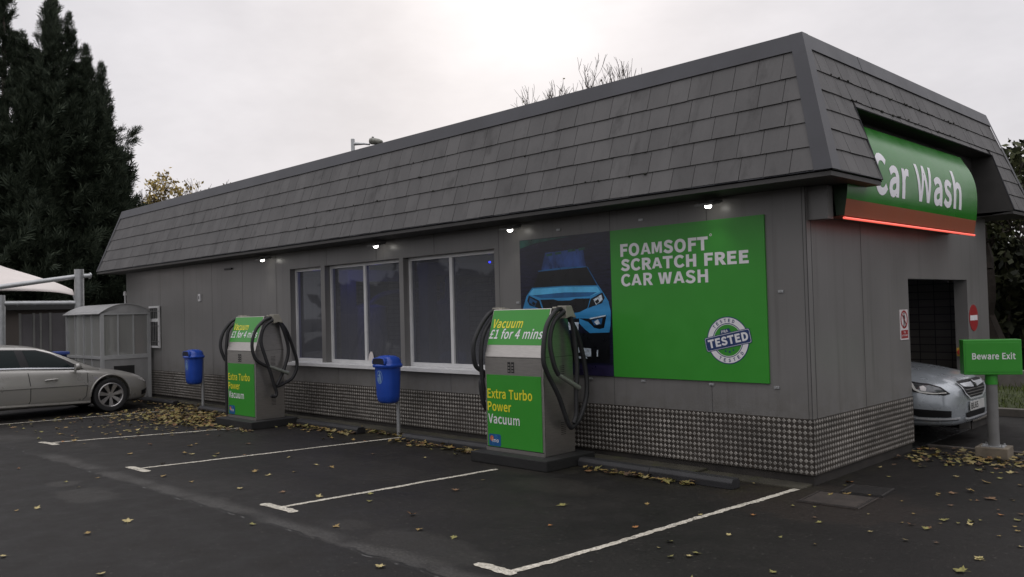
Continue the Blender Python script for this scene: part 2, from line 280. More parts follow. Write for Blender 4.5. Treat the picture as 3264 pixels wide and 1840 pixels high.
# ------------------------------------------------------------------ shared materials
GREEN = s2l(52, 142, 43)
def wall_material():
    m = bpy.data.materials.new('grey cladding'); m.use_nodes = True; N = NT(m); P = N.geo.outputs['Position']; X, Y, Z = N.xyz(P)
    def st(sc):
        q = N.n('ShaderNodeMapping'); q.inputs['Scale'].default_value = sc; N.put(q.inputs[0], P); return q.outputs[0]
    c = N.mix(N.ramp(N.noise(P, .8, 4), .3, .7), (.158, .154, .147), (.182, .177, .169))
    c = N.mix(N.m('MULTIPLY', N.ramp(N.noise(st((5, 5, .22)), 1.6, 5, .65), .50, .76), .52), c, (.098, .094, .086))
    c = N.mix(N.m('MULTIPLY', N.ramp(N.noise(st((9, 9, .12)), 1.3, 4, .6), .60, .72), .22), c, (.22, .215, .205))
    spl = N.m('MULTIPLY', N.m('SUBTRACT', 1, N.ramp(Z, .62, 1.05)), N.ramp(N.noise(P, 5, 5, .65), .35, .65))
    c = N.mix(N.m('MULTIPLY', spl, .35), c, (.095, .085, .068))
    c = N.mix(N.m('MULTIPLY', N.ramp(N.noise(P, 38, 3, .6), .66, .74), .25), c, (.10, .096, .09))
    N.put(N.b.inputs['Base Color'], c); N.put(N.b.inputs['Roughness'], N.m('ADD', .24, N.m('MULTIPLY', N.noise(P, 1.7, 4), .2))); N.b.inputs['Specular IOR Level'].default_value = .45
    N.bump(N.noise(st((1, 1, .6)), 1.1, 2), .08, .05)
    return m
m_wall = wall_material()
m_seam = mat('dark joint', (.045, .044, .042), .8)
m_green = mat('green vinyl', GREEN, .38, var=.03, vs=3)
m_white = mat('white print', (.74, .73, .74), .4, var=.03)
m_yellow = mat('yellow print', (.78, .70, .03), .4, var=.03)
m_navy = mat('navy print', (.012, .035, .13), .4, var=.05)
m_black = mat('black plastic', (.012, .012, .012), .45, var=.2)
m_rubber = mat('black rubber', (.016, .016, .017), .6, var=.3, bump=.2, bs=60)
m_steel = mat('brushed steel', (.46, .44, .41), .36, .92, var=.10, vs=9, stretch=(1, 1, 12))
m_galv = mat('galvanised steel', (.40, .41, .41), .45, .6, var=.15, vs=8)
m_upvc = mat('white frame', (.62, .62, .61), .35, var=.05, dirt=((.35, .34, .31), 5, .6, .9))

# ================================================================== ground
def ground_material():
    m = bpy.data.materials.new('asphalt'); m.use_nodes = True; N = NT(m); P = N.geo.outputs['Position']; X, Y, Z = N.xyz(P)
    big = N.noise(P, .55, 5, .6); mid = N.noise(P, 3.1, 5, .6); fine = N.noise(P, 170, 2, .5)
    c = N.mix(N.ramp(big, .3, .7), (.0085, .0076, .0068), (.0200, .0180, .0161))
    c = N.mix(N.m('MULTIPLY', N.ramp(mid, .45, .75), .4), c, (.030, .027, .0235))
    # older tarmac beyond the joint, nearer the camera
    wob = N.m('MULTIPLY', N.m('SUBTRACT', N.noise(P, 2.2, 4), .5), .22)
    yl = N.m('ADD', N.m('ADD', Y, N.m('MULTIPLY', X, -.018)), wob)
    c = N.mix(N.ramp(yl, -4.07, -4.16), c, N.mix(N.ramp(mid, .35, .7), (.0070, .0062, .0056), (.0140, .0125, .0111)))
    band = N.m('MULTIPLY', N.ramp(yl, -4.16, -4.09), N.m('SUBTRACT', 1, N.ramp(yl, -4.03, -3.86)))
    bfade = N.m('MULTIPLY', N.ramp(X, -9.2, -8.2), N.m('SUBTRACT', 1, N.ramp(X, -.4, .4)))
    band = N.m('MULTIPLY', N.m('MULTIPLY', band, bfade), N.ramp(N.noise(P, 1.7, 3), .3, .55))
    c = N.mix(N.m('MULTIPLY', band, .8), c, (.075, .072, .067))
    crk = N.m('SUBTRACT', 1, N.ramp(N.m('ABSOLUTE', N.m('ADD', yl, 4.115)), .004, .016))
    crk = N.m('MULTIPLY', N.m('MULTIPLY', crk, N.ramp(N.noise(P, 4, 2), .35, .55)), N.m('MULTIPLY', N.ramp(X, -5.5, -4.2), 1))
    c = N.mix(crk, c, (.006, .006, .006))
    c = N.mix(N.m('MULTIPLY', N.m('SUBTRACT', 1, N.ramp(N.m('ABSOLUTE', N.m('ADD', yl, 4.14)), .003, .012)), N.ramp(N.noise(P, 5.3, 2), .55, .62)), c, (.13, .13, .125))
    # dried puddle rings / patches
    for (px, py, rx, ry, k, cl) in [(-6.33, -4.74, .2, .17, .8, (.066, .062, .056)), (-5.45, -4.78, .5, .26, .8, (.06, .057, .052)), (-11.0, -4.0, .6, .25, .6, (.06, .057, .052)),
                                (-2.3, -3.75, .26, .16, .55, (.06, .057, .052)), (-1.3, -3.75, .7, .30, .6, (.062, .059, .053)), (-4.15, -3.98, .13, .09, .6, (.06, .057, .052)),
                                (-9.2, -3.5, .3, .16, .5, (.06, .055, .05)), (-2.0, -1.5, .6, .3, .45, (.055, .05, .04)), (.3, -.6, 1.0, .75, .6, (.045, .032, .024)), (-2.9, -1.0, .5, .4, .5, (.05, .045, .033)),
                                (-1.2, -5.6, .9, .35, .35, (.014, .013, .013)), (-4.5, -2.2, 1.2, .5, .35, (.05, .046, .04))]:
        dx = N.m('DIVIDE', N.m('SUBTRACT', X, px), rx); dy = N.m('DIVIDE', N.m('SUBTRACT', Y, py), ry)
        d = N.m('ADD', N.m('ADD', N.m('MULTIPLY', dx, dx), N.m('MULTIPLY', dy, dy)), N.m('MULTIPLY', N.m('SUBTRACT', N.noise(P, 3.0, 6, .65), .5), 3.0))
        c = N.mix(N.m('MULTIPLY', N.m('SUBTRACT', 1, N.ramp(d, .45, 1.25)), k*.55), c, cl)
    # moss and silt against the building
    moss = N.m('MULTIPLY', N.m('MULTIPLY', N.ramp(Y, -1.1, -.45), N.m('SUBTRACT', 1, N.ramp(X, -.6, .6))), N.ramp(N.noise(P, 2.6, 5, .65), .35, .7))
    moss = N.m('MULTIPLY', moss, N.m('SUBTRACT', 1, N.ramp(Y, 1.0, 2.0)))
    c = N.mix(N.m('MULTIPLY', moss, .75), c, (.048, .044, .022))
    gr2 = N.noise(P, 46, 4, .75); gr3 = N.ramp(gr2, .38, .64)
    c = N.mix(N.m('MULTIPLY', N.m('SUBTRACT', 1, gr3), .6), c, (.006, .0055, .005))
    st_ = N.n('ShaderNodeMapping'); st_.inputs['Scale'].default_value = (.35, 2.4, 1); st_.inputs['Rotation'].default_value = (0, 0, R(8)); N.put(st_.inputs[0], P)
    c = N.mix(N.m('MULTIPLY', N.ramp(N.noise(st_.outputs[0], 1.2, 5, .6), .55, .75), .35), c, (.010, .0092, .0085))
    oil = N.ramp(N.noise(P, 1.15, 6, .7), .62, .72); c = N.mix(N.m('MULTIPLY', oil, .5), c, (.008, .0075, .007))
    grit = N.ramp(N.noise(P, 95, 2, .7), .66, .76)
    c = N.mix(N.m('MULTIPLY', grit, .65), c, (.10, .096, .088))
    sp = N.ramp(N.noise(P, 31, 1, .5), .70, .73)
    c = N.mix(N.m('MULTIPLY', sp, .35), c, (.12, .115, .10))
    N.put(N.b.inputs['Base Color'], c)
    N.put(N.b.inputs['Roughness'], N.m('ADD', .62, N.m('MULTIPLY', N.m('SUBTRACT', mid, .5), .5))); N.b.inputs['Specular IOR Level'].default_value = .16
    N.bump(N.m('ADD', N.noise(P, 120, 3, .7), N.m('MULTIPLY', mid, .6)), .55, .006)
    return m
g = MB(); g.quad((-400, -400, 0), (400, -400, 0), (400, 400, 0), (-400, 400, 0))
tag(g.build('ground', ground_material()), kind='structure')
m_moss = mat('mossy concrete', (.040, .036, .024), .85, var=.4, vs=2.5, bump=.5, bs=30, dirt=((.04, .042, .014), 4, .5, .7))
p = MB(); p.box(-17.3, -.24, -.05, -1.2, .12, .04); p.box(-1.197, -.23, -.05, -.03, .12, .016)
tag(p.build('path', m_moss, bevel=.008), kind='structure')
# painted bay lines: ragged sheets 4 mm above the tarmac
def paint_material():
    m = bpy.data.materials.new('worn road paint'); m.use_nodes = True; N = NT(m); P = N.geo.outputs['Position']
    c = N.mix(N.ramp(N.noise(P, 30, 4, .65), .35, .7), (.36, .335, .27), (.62, .585, .50))
    c = N.mix(N.ramp(N.m('ADD', N.noise(P, 75, 3, .7), N.m('MULTIPLY', N.m('SUBTRACT', N.noise(P, 3.2, 3), .5), .35)), .55, .63), c, (.045, .042, .036))
    c = N.mix(N.m('MULTIPLY', N.ramp(N.noise(P, 2.5, 3), .5, .75), .45), c, (.20, .185, .14))
    N.put(N.b.inputs['Base Color'], c); N.b.inputs['Roughness'].default_value = .8; N.bump(N.noise(P, 90, 3), .5, .004); return m
m_paint = paint_material()
def ragged(mb, a, b, wd, z=.004, amp=.007):
    a, b = Vector((*a, z)), Vector((*b, z)); L = (b-a).length; n = max(4, int(L/.035)); t = (b-a)/L; s = Vector((-t.y, t.x, 0))
    vs = []; drift = 0
    for i in range(n+1):
        drift = drift*.93 + random.uniform(-.004, .004)
        p = a + (b-a)*(i/n) + s*drift; k = .55 if i in (0, n) else 1
        vs += [p + s*(wd/2*k + random.uniform(-amp, amp)), p - s*(wd/2*k + random.uniform(-amp, amp))]
    mb.add(vs, [(2*i+1, 2*i+3, 2*i+2, 2*i) for i in range(n)])
for (a, b, head) in [((-.05, -.09), (-.33, -3.78), ((-.66, -3.80), (-.28, -3.80))), ((-3.09, -1.25), (-3.35, -3.79), ((-3.62, -3.82), (-3.06, -3.80))),
                     ((-5.92, -.26), (-6.55, -3.80), ((-6.80, -3.86), (-6.26, -3.82))), ((-8.93, -1.2), (-9.89, -3.78), ((-10.12, -3.87), (-9.58, -3.80))), ((-12.50, -.27), (-13.22, -3.8), None)]:
    q = MB(); ragged(q, a, b, .062)
    if head: ragged(q, head[0], head[1], .095, z=.0045)
    tag(q.build('bay_line', m_paint), kind='structure')

# ================================================================== car wash building
ZT, ZB, ZS, ZE, ZR = .637, .0985, 2.885, 2.946, 4.353
L, WD, OE, OT = 17.06, 5.52, .4913, .0392
bld = empty('car_wash_building', (-L/2, WD/2, 0), 0, 'long grey car wash hall with slate mansard roof', 'building')
B = (L/2, -WD/2, 0)                # children are modelled in world coordinates, shifted into the building's frame
def part(mb, name, mats, **k):
    o = mb.build(name, mats, bld, **k); o.location = B; return o
OPEN = [(-9.57, -8.58), (-8.46, -6.43), (-6.33, -4.36)]; WZ0, WZ1 = .965, 2.59
wl_ = MB()
xs = [-L] + [v for o in OPEN for v in o] + [0]
T = .165
wl_.box(-L, 0, ZT, -9.57, T, ZS); wl_.box(-4.36, 0, ZT, 0, T, ZS)
wl_.box(-9.57, 0, ZT, -4.36, T, WZ0); wl_.box(-9.57, 0, WZ1, -4.36, T, ZS)
wl_.box(-8.58, 0, WZ0, -8.46, T, WZ1); wl_.box(-6.43, 0, WZ0, -6.33, T, WZ1)
wl_.box(-L, .03, .0, 0 - .03, T, ZT)                       # lower wall behind the tread plate
# end wall with the exit opening
DY0, DY1, DZ = 2.54, 4.63, 2.012
wl_.box(-T, T, ZT, 0, DY0, ZS); wl_.box(-T, DY1, ZT, 0, WD, ZS); wl_.box(-T, DY0, DZ, 0, DY1, ZS)
wl_.box(-T, T, 0, -.03, DY0, ZT); wl_.box(-T, DY1, 0, -.03, WD, ZT)
wl_.box(-L, T, 0, -L + .2, WD, ZS)
# panel joints
for x in (-15.11, -13.89, -12.59, -11.31, -10.05): wl_.box(x-.0026, -.0015, ZT, x+.0026, .001, ZS, 1)
for x in (-4.27, -2.4, -1.1, -.035): wl_.box(x-.0026, -.0015, ZT, x+.0026, .001, ZS, 1)
for x in (-8.4, -7.0, -5.6): wl_.box(x-.003, -.0015, WZ1 + .01, x+.003, .001, ZS, 1); wl_.box(x+.3-.003, -.0015, ZT, x+.3+.003, .001, WZ0-.06, 1)
for y in (.10, 1.25): wl_.box(-.001, y-.004, ZT, .0015, y+.004, ZS, 1)
wl_.box(-.003, -.003, ZT, .003, .003, ZS, 1)
part(wl_, 'wall', [m_wall, m_seam])
q = MB(); q.box(-L, WD-.2, 0, -.22, WD, 2.0); q.box(-L, WD-.2, 2.5, -.22, WD, ZS)
for x in np.arange(-L, -.22, 1.6): q.box(x, WD-.2, 2.0, x+.55, WD, 2.5)
m_tile = bpy.data.materials.new('dark wall tiles'); m_tile.use_nodes = True
N = NT(m_tile); bt = N.n('ShaderNodeTexBrick'); mpp = N.n('ShaderNodeMapping'); mpp.inputs['Rotation'].default_value = (R(90), 0, 0); N.put(mpp.inputs[0], N.geo.outputs['Position']); N.put(bt.inputs[0], mpp.outputs[0])
bt.offset = 0; bt.inputs['Scale'].default_value = 1; bt.inputs['Brick Width'].default_value = .22; bt.inputs['Row Height'].default_value = .11; bt.inputs['Mortar Size'].default_value = .006
bt.inputs[1].default_value = (.16, .145, .13, 1); bt.inputs[2].default_value = (.12, .11, .10, 1); bt.inputs[3].default_value = (.02, .02, .02, 1)
N.put(N.b.inputs['Base Color'], bt.outputs[0]); N.b.inputs['Roughness'].default_value = .35
part(q, 'tiled_back_wall', m_tile)
q = MB(); q.box(-L, WD-.12, 2.0, -.22, WD-.10, 2.5); part(q, 'frosted_pane', glass('frosted back window', (.50, .50, .52), .3, .3))
q = MB(); q.box(-L+.2, T, ZS-.06, -.22, WD-.2, ZS)
part(q, 'ceiling', mat('dark ceiling', (.05, .05, .055), .8))
# plinth and tread plate
q = MB(); q.box(-L, .012, 0, -.012, .03, ZB+.02); q.box(-.03, .03, 0, -.012, DY0-.02, ZB+.02); q.box(-.03, DY1+.02, 0, -.012, WD, ZB+.02)
part(q, 'plinth', mat('damp plinth', (.022, .019, .016), .85, var=.4, vs=4))
m_tpb = mat('tread plate ground', (.05, .043, .036), .5, .3, var=.4, vs=2, dirt=((.03, .022, .015), 4, .45, .75))
m_tpd = mat('tread plate lozenges', (.25, .235, .21), .5, .35, var=.35, vs=1.6, island=.22)
def tread(mb, o, u, nrm, x0, x1):
    o, u, nrm = Vector(o), Vector(u), Vector(nrm); up = Vector((0, 0, 1)); P = .0545
    def pt(a, z, h): return o + u*a + up*z + nrm*h
    fl = u.cross(up).dot(nrm) > 0
    def face(vs, fs, m): mb.add(vs, fs if fl else [f[::-1] for f in fs], m)
    face([pt(x0, ZB, .006), pt(x1, ZB, .006), pt(x1, ZT, .006), pt(x0, ZT, .006)], [(0, 1, 2, 3)], 0)
    face([pt(x0, ZB, .006), pt(x1, ZB, .006), pt(x1, ZB, -.01), pt(x0, ZB, -.01)], [(3, 2, 1, 0)], 0)
    face([pt(x0, ZT, .006), pt(x1, ZT, .006), pt(x1, ZT, -.01), pt(x0, ZT, -.01)], [(0, 1, 2, 3)], 0)
    nx = int((x1-x0)/P); nz_ = 10; z = ZB
    for i in range(nx):
        for j in range(nz_):
            a = x0 + (i+.5)*(x1-x0)/nx; c = ZB + (j+.45)*(ZT-ZB)/nz_; r, s = .0235, .017
            v = [pt(a-r, c, .0062), pt(a, c-r, .0062), pt(a+r, c, .0062), pt(a, c+r, .0062)] + [pt(a-s, c, .0095), pt(a, c-s, .0095), pt(a+s, c, .0095), pt(a, c+s, .0095)]
            face(v, [(4, 5, 6, 7), (0, 1, 5, 4), (1, 2, 6, 5), (2, 3, 7, 6), (3, 0, 4, 7)], 1)
q = MB(); tread(q, (0, 0, 0), (1, 0, 0), (0, -1, 0), -L, 0.004)
part(q, 'tread_plate_skirting', [m_tpb, m_tpd])
q = MB(); tread(q, (0, 0, 0), (0, 1, 0), (1, 0, 0), -.004, DY0); q.box(-.03, DY0, ZB, .006, DY0+.012, ZT, 0)
part(q, 'tread_plate_skirting', [m_tpb, m_tpd])
q = MB(); tread(q, (0, 0, 0), (0, 1, 0), (1, 0, 0), DY1, WD)
part(q, 'tread_plate_skirting', [m_tpb, m_tpd])
# windows
m_glass = glass('tinted window glass', (.50, .52, .60), .8, .02, (.24, .245, .262), .34)
for k, (x0, x1) in enumerate(OPEN):
    f = MB(); y0, y1, s = .10, .17, .052
    z0, z1 = WZ0 + .012, WZ1
    f.box(x0+.002, y0, z0, x0+s, y1, z1); f.box(x1-s, y0, z0, x1-.002, y1, z1)
    f.box(x0+s, y0, z0, x1-s, y1, z0+s); f.box(x0+s, y0, z1-s, x1-s, y1, z1)
    mids = [] if k == 0 else [(x0+x1)/2 - .02]
    for xm in mids: f.box(xm-.03, y0, z0+s, xm+.03, y1, z1-s)
    fr = f.build('window', m_upvc, bld); fr.location = B
    ed = [x0+s] + [e for xm in mids for e in (xm-.03, xm+.03)] + [x1-s]
    for a, b in zip(ed[::2], ed[1::2]):
        g = MB(); g.quad((a-.003, .13, z0+s-.003), (b+.003, .13, z0+s-.003), (b+.003, .13, z1-s+.003), (a-.003, .13, z1-s+.003)); g.build('pane', m_glass, fr)
q = MB(); q.box(-9.6, -.075, .928, -4.30, -.001, .962); q.box(-9.56, -.002, .962, -4.37, .1, .976); q.box(-9.6, -.082, .912, -4.30, -.068, .9625)
part(q, 'window_sill', m_upvc)
# barred window at the far end
q = MB(); q.box(-15.62, -.03, 1.17, -15.11, .0, 2.07)
bw = q.build('barred_window', mat('dark void', (.01, .01, .01), .4), bld); bw.location = B
q = MB(); q.box(-15.64, -.05, 2.03, -15.08, -.02, 2.07); q.box(-15.12, -.06, 1.17, -15.085, -.02, 2.03); q.box(-15.64, -.06, 1.14, -15.08, -.02, 1.185); q.box(-15.62, -.055, 1.72, -15.13, -.035, 1.79)
q.build('frame', m_upvc, bw)
q = MB()
for i in range(5): q.tube([(-15.57+i*.095, -.045, 1.19), (-15.57+i*.095, -.045, 2.03)], .010, 6)
for z in (1.62, 1.27, 1.95): q.box(-15.62, -.062, z, -15.06, -.056, z+.012)
q.build('bar', mat('grey bars', (.16, .16, .155), .5), bw)
# soffit
m_soff = mat('dark soffit', (.045, .043, .040), .6, var=.15)
q = MB()
CY0, CY1 = .61, 5.02                 # sign cut-out in the end mansard
q.box(-L-OE, -OE, ZS+.001, 0, 0, ZE-.02); q.box(-L-OE, 0, ZS+.001, -L, WD+OE, ZE-.02); q.box(-L, WD, ZS+.001, 0, WD+OE, ZE-.02)
q.box(0, -OE, ZS+.0005, OE, CY0, ZE-.02); q.box(0, CY1, ZS+.0005, OE, WD+OE, ZE-.02)
part(q, 'soffit', m_soff)
# mansard frame of reference
SL = math.hypot(OE-OT, ZR-ZE); ce, se = (OE-OT)/SL, (ZR-ZE)/SL
def MF(x, s, h=0): return (x, -OE + ce*s - se*h, ZE + se*s + ce*h)             # front slope: s up the slope, h off it
def ME(y, s, h=0): return (OE - ce*s + se*h, y, ZE + se*s + ce*h)              # exit-end slope
def hip(s): return OE - ce*s
m_slate = mat('grey slates', (.085, .0825, .080), .6, var=.16, vs=2.2, island=.10, bump=.25, bs=25, dirt=((.045, .043, .041), 2.6, .50, .76), stretch=(1.6, 1.6, .40), spec=.35)
m_flash = mat('lead grey flashing', (.030, .031, .036), .42, .2, var=.25, vs=2, dirt=((.026, .026, .03), 3, .5, .8))
q = MB()
def slate(F, a0, a1, s0, s1, clip=None):
    h0, h1 = .016 + random.uniform(-.002, .003), .004; g = .0028; j = random.uniform(-.003, .003)
    a0 += g; a1 -= g
    if a1 - a0 < .02: return
    s0 += j
    v = [F(a0, s0, h0), F(a1, s0, h0), F(a1, s1, h1), F(a0, s1, h1), F(a0, s0, 0), F(a1, s0, 0), F(a1, s1, 0), F(a0, s1, 0)]
    fs = [(0, 1, 2, 3), (4, 5, 1, 0), (5, 6, 2, 1), (7, 4, 0, 3)]
    q.add(v, fs if F is not ME or True else fs, 0)
rows = [0, .245, .5, .757, 1.012, 1.30]
for r in range(5):
    s0, s1 = rows[r], rows[r+1] + .012; w = .262
    lim = hip(s0) - .12
    x = -L - hip(s0) + .1 + (w*.5 if r % 2 else 0) - w
    while x < lim:
        a0, a1 = max(x, -L - hip(s0) + .08), min(x + w, lim)
        if a1 > a0: slate(MF, a0, a1, s0, s1)
        x += w
re = [0, .215, .43, .645, .862, 1.085, 1.315]
for r in range(6):
    s0, s1 = re[r], re[r+1] + .01; w = .235
    y = -hip(s0) + .12 - (w*.5 if r % 2 else 0); lim = WD + hip(s0) - .1
    while y < lim:
        a0, a1 = max(y, -hip(s0) + .14), min(y+w, lim); y += w
        if s0 < .77:
            if a0 < CY0 < a1: a1 = CY0
            elif a0 < CY1 < a1: a0 = CY1
            elif CY0 <= a0 and a1 <= CY1:
                if s1 <= .80: continue
                s_0 = .79; slate(ME, a0, a1, s_0, s1); continue
        if a1 > a0: slate(ME, a0, a1, s0, s1)
part(q, 'roof_slates', m_slate)
q = MB()        # underlay (slope boards), slightly below the slates
q.add([MF(-L-OE, 0, -.004), MF(OE, 0, -.004), MF(-OT+.0784, SL, -.004), MF(-L-OT, SL, -.004)], [(0, 1, 2, 3)], 0)
e0, e1 = -OE, WD+OE
def EQ(pts): q.add([ME(a, s, -.004) for a, s in pts], [tuple(range(len(pts)))], 0)
SC = .79
EQ([(-OE, 0), (CY0, 0), (CY0, SC), (-hip(SC), SC)]); EQ([(CY1, 0), (WD+OE, 0), (WD+hip(SC), SC), (CY1, SC)]); EQ([(-hip(SC), SC), (WD+hip(SC), SC), (WD+OT, SL), (-OT, SL)])
q.add([(-L-OE, -OE, ZE), (-L-OE, WD+OE, ZE), (-L-OT, WD+OT, ZR), (-L-OT, -OT, ZR)], [(0, 1, 2, 3)], 0)
q.add([(-L-OE, WD+OE, ZE), (OE, WD+OE, ZE), (OT, WD+OT, ZR), (-L-OT, WD+OT, ZR)], [(0, 1, 2, 3)], 0)
q.add([(-L-OT, -OT, ZR-.02), (OT, -OT, ZR-.02), (OT, WD+OT, ZR-.02), (-L-OT, WD+OT, ZR-.02)], [(0, 1, 2, 3)], 0)
part(q, 'roof_deck', mat('roof boarding', (.03, .028, .027), .8))
# niche behind the cut-out (real recess)
q = MB()
c0, c1 = ME(CY0, 0, .012), ME(CY0, SC, .012)
for y in (CY0, CY1):
    q.add([(c0[0], y, c0[2]-.03), (c1[0], y, c1[2]), (.0, y, c1[2]), (.0, y, ZS-.02)], [(0, 1, 2, 3)])
q.add([(c1[0], CY0, c1[2]), (c1[0], CY1, c1[2]), (0, CY1, c1[2]), (0, CY0, c1[2])], [(0, 1, 2, 3)])
q.add([(.002, CY0, ZS-.02), (.002, CY1, ZS-.02), (.002, CY1, c1[2]), (.002, CY0, c1[2])], [(0, 1, 2, 3)])
part(q, 'sign_recess', m_soff)
q = MB()        # metal trim round the cut-out and along the eaves
def bar3(pts, r=.008): q.tube(pts, r, 4)
bar3([ME(CY0, -.01, .014), ME(CY0, SC, .014), ME(CY1, SC, .014), ME(CY1, -.01, .014)])
bar3([ME(-OE, -.008, .01), ME(CY0, -.008, .012)]); bar3([ME(CY1, -.008, .012), ME(WD+OE, -.008, .012)]); bar3([MF(-L-OE, -.008, .008), MF(OE, -.008, .008)], .007)
part(q, 'eaves_trim', m_flash)
q = MB()        # flashings: top band in lengths, hips
x = -L - OT
for xl in np.linspace(-L-OT-.02, OT, 8)[:-1]:
    wd = (L+2*OT+.02)/7
    def F8(a): return [MF(a, 1.295, .020), MF(a, SL, .020)]
    xr = xl + wd + .004
    xa, xb = (xl - (hip(1.295)-OT) if xl < -L else xl), xr
    q.add([MF(xa, 1.295, .022), MF(xb if xr < 0 else hip(1.295), 1.295, .020), MF(xr if xr < 0 else OT, SL+.01, .020), MF(xl, SL+.01, .022)], [(0, 1, 2, 3)])
    q.add([MF(xa, 1.295, .022), MF(xb if xr < 0 else hip(1.295), 1.295, .020), MF(xb if xr < 0 else hip(1.295), 1.295, .0), MF(xa, 1.295, .0)], [(3, 2, 1, 0)])
for ya, yb in ((-OT, 1.2), (1.2, 3.12), (3.12, 5.0), (5.0, WD+OT)):
    h = .020 + .002*(int(ya*3) % 2)
    a0 = -hip(1.315) if ya < 0 else ya+.003; b0 = WD+hip(1.315) if yb > WD else yb-.003
    q.add([ME(a0, 1.315, h), ME(b0, 1.315, h), ME(min(yb, WD+OT), SL+.01, h), ME(ya if ya > 0 else -OT, SL+.01, h)], [(0, 1, 2, 3)])
    q.add([ME(a0, 1.315, h), ME(b0, 1.315, h), ME(b0, 1.315, 0), ME(a0, 1.315, 0)], [(3, 2, 1, 0)])
q.add([MF(-L-OT, SL+.01, .02), MF(OT, SL+.01, .02), (OT, .06, ZR+.012), (-L-OT, .06, ZR+.012)], [(0, 1, 2, 3)])
q.add([ME(-OT, SL+.01, .02), ME(WD+OT, SL+.01, .02), (-.06, WD+OT, ZR+.012), (-.06, -OT, ZR+.012)], [(0, 1, 2, 3)])
c = .024
def hp(s, d, F): return F(hip(s)-d if F is MF else -hip(s)+d, s, c)
def hx(s): k = c*.9; return (hip(s)+k, -hip(s)-k, ZE+se*s+c*.3)
q.add([hp(-.01, .15, MF), hx(-.01), hx(SL+.01), hp(SL+.01, .11, MF)], [(0, 1, 2, 3)]); q.add([hp(-.01, .15, ME), hx(-.01), hx(SL+.01), hp(SL+.01, .10, ME)], [(3, 2, 1, 0)])
q.add([hp(-.01, .15, MF), hp(-.01, .15, MF)[:1] + hp(-.01, .15, MF)[1:], hp(SL, .11, MF), MF(hip(SL)-.11, SL, .0)], [(0, 1, 2, 3)])
q.add([MF(-L-hip(0)-.01, -.01, .02), MF(-L-hip(0)+.10, -.01, .02), MF(-L-OT+.08, SL, .024), MF(-L-OT-.01, SL, .024)], [(0, 1, 2, 3)])
q.add([ME(WD+OE+.01, -.01, .02), ME(WD+OE-.10, -.01, .02), ME(WD+OT-.08, SL, .022), ME(WD+OT+.01, SL, .022)], [(3, 2, 1, 0)])
part(q, 'flashing', m_flash)
q = MB()
for _ in range(90):
    if random.random() < .62: f, a, sv = ME, random.uniform(.2, 4.6), random.choice(re[4:6])+random.uniform(-.01, .012)
    else: f, a, sv = MF, random.uniform(-12, -1), random.choice(rows[1:5])+random.uniform(-.01, .012)
    cx, cy, cz_ = f(a, sv, .012); r = random.uniform(.006, .020)
    q.lathe([(.001, -r*.5), (r, -r*.3), (r*.9, r*.3), (.001, r*.6)], 6, c=(cx, cy, cz_))
part(q, 'moss_tufts', mat('dark moss', (.016, .017, .010), .95))['kind'] = 'stuff'
# interior: floor and simple wash gantry
q = MB(); q.box(-L+.2, T, -.05, -.03, WD-.2, .006)
part(q, 'tunnel_floor', mat('wet tunnel floor', (.05, .05, .05), .25, var=.2))
m_int = mat('painted gantry steel', (.055, .065, .10), .5)
for gx in (-5.2, -7.6, -10.0):
    t = empty('wash_gantry', (gx, 2.9, 0), 0, {-5.2: 'dark wash arch with hanging brush behind the widest window', -7.6: 'dark wash arch with hanging brush behind the middle window', -10.0: 'dark wash arch with hanging brush behind the narrow window'}[gx], 'wash gantry', 'wash arches inside the hall')
    a = MB(); a.box(-.12, -1.5, .007, .12, -1.3, 2.4); a.box(-.12, 1.3, .007, .12, 1.5, 2.4); a.box(-.15, -1.5, 2.4, .15, 1.5, 2.62); a.build('frame', m_int, t)
    for y in (-.95, .95):
        a = MB(); a.lathe([(.02, .3), (.34, .3), (.38, .9), (.36, 1.9), (.05, 2.0), (.04, 2.4)], 14, c=(0, y, 0)); a.build('brush', mat('blue grey brush', (.10, .11, .17), .9, var=.4, vs=20, stretch=(6, 6, .5)), t, smooth=40)
    a = MB(); a.tube(smooth_path([(.2, -1.2, .8), (.2, -1.15, 1.7), (.2, -.7, 2.15), (.2, .7, 2.15), (.2, 1.15, 1.7), (.2, 1.2, .8)]), .05, 6); a.build('spray_pipe', m_int, t)
lb = MB(); lb.lathe([(.001, -.017), (.014, -.009), (.017, 0), (.014, .009), (.001, .017)], 10, c=(-5.03, .55, 2.46))
t = tag(lb.build('indicator_lamp', mat('blue lamp', (.02, .02, .3), .3, emit=(.02, .03, 1), es=7)), 'small glowing blue lamp high inside the widest window', 'lamp')
for (x, y, z, e) in ((-9.9, .75, 2.55, 9), (-9.2, 1.6, 2.5, 9), (-6.6, 1.2, 2.55, 3)):
    l = bpy.data.lights.new('blue_glow', 'POINT'); l.energy = e; l.color = (.08, .09, 1); l.shadow_soft_size = .08
    lo = bpy.data.objects.new('blue_glow', l); COL.objects.link(lo); lo.location = (x, y, z)
# white folded paper standing inside the middle window
q = MB(); q.prism([(-7.41, .10, 1.03), (-7.26, .10, 1.03), (-7.28, .10, 1.12), (-7.31, .10, 1.17), (-7.35, .10, 1.17), (-7.385, .10, 1.12)], (0, .006, 0))
tag(q.build('paper_card', mat('white card', (.6, .55, .52), .7)), 'small white card standing at the foot of the middle window', 'card')
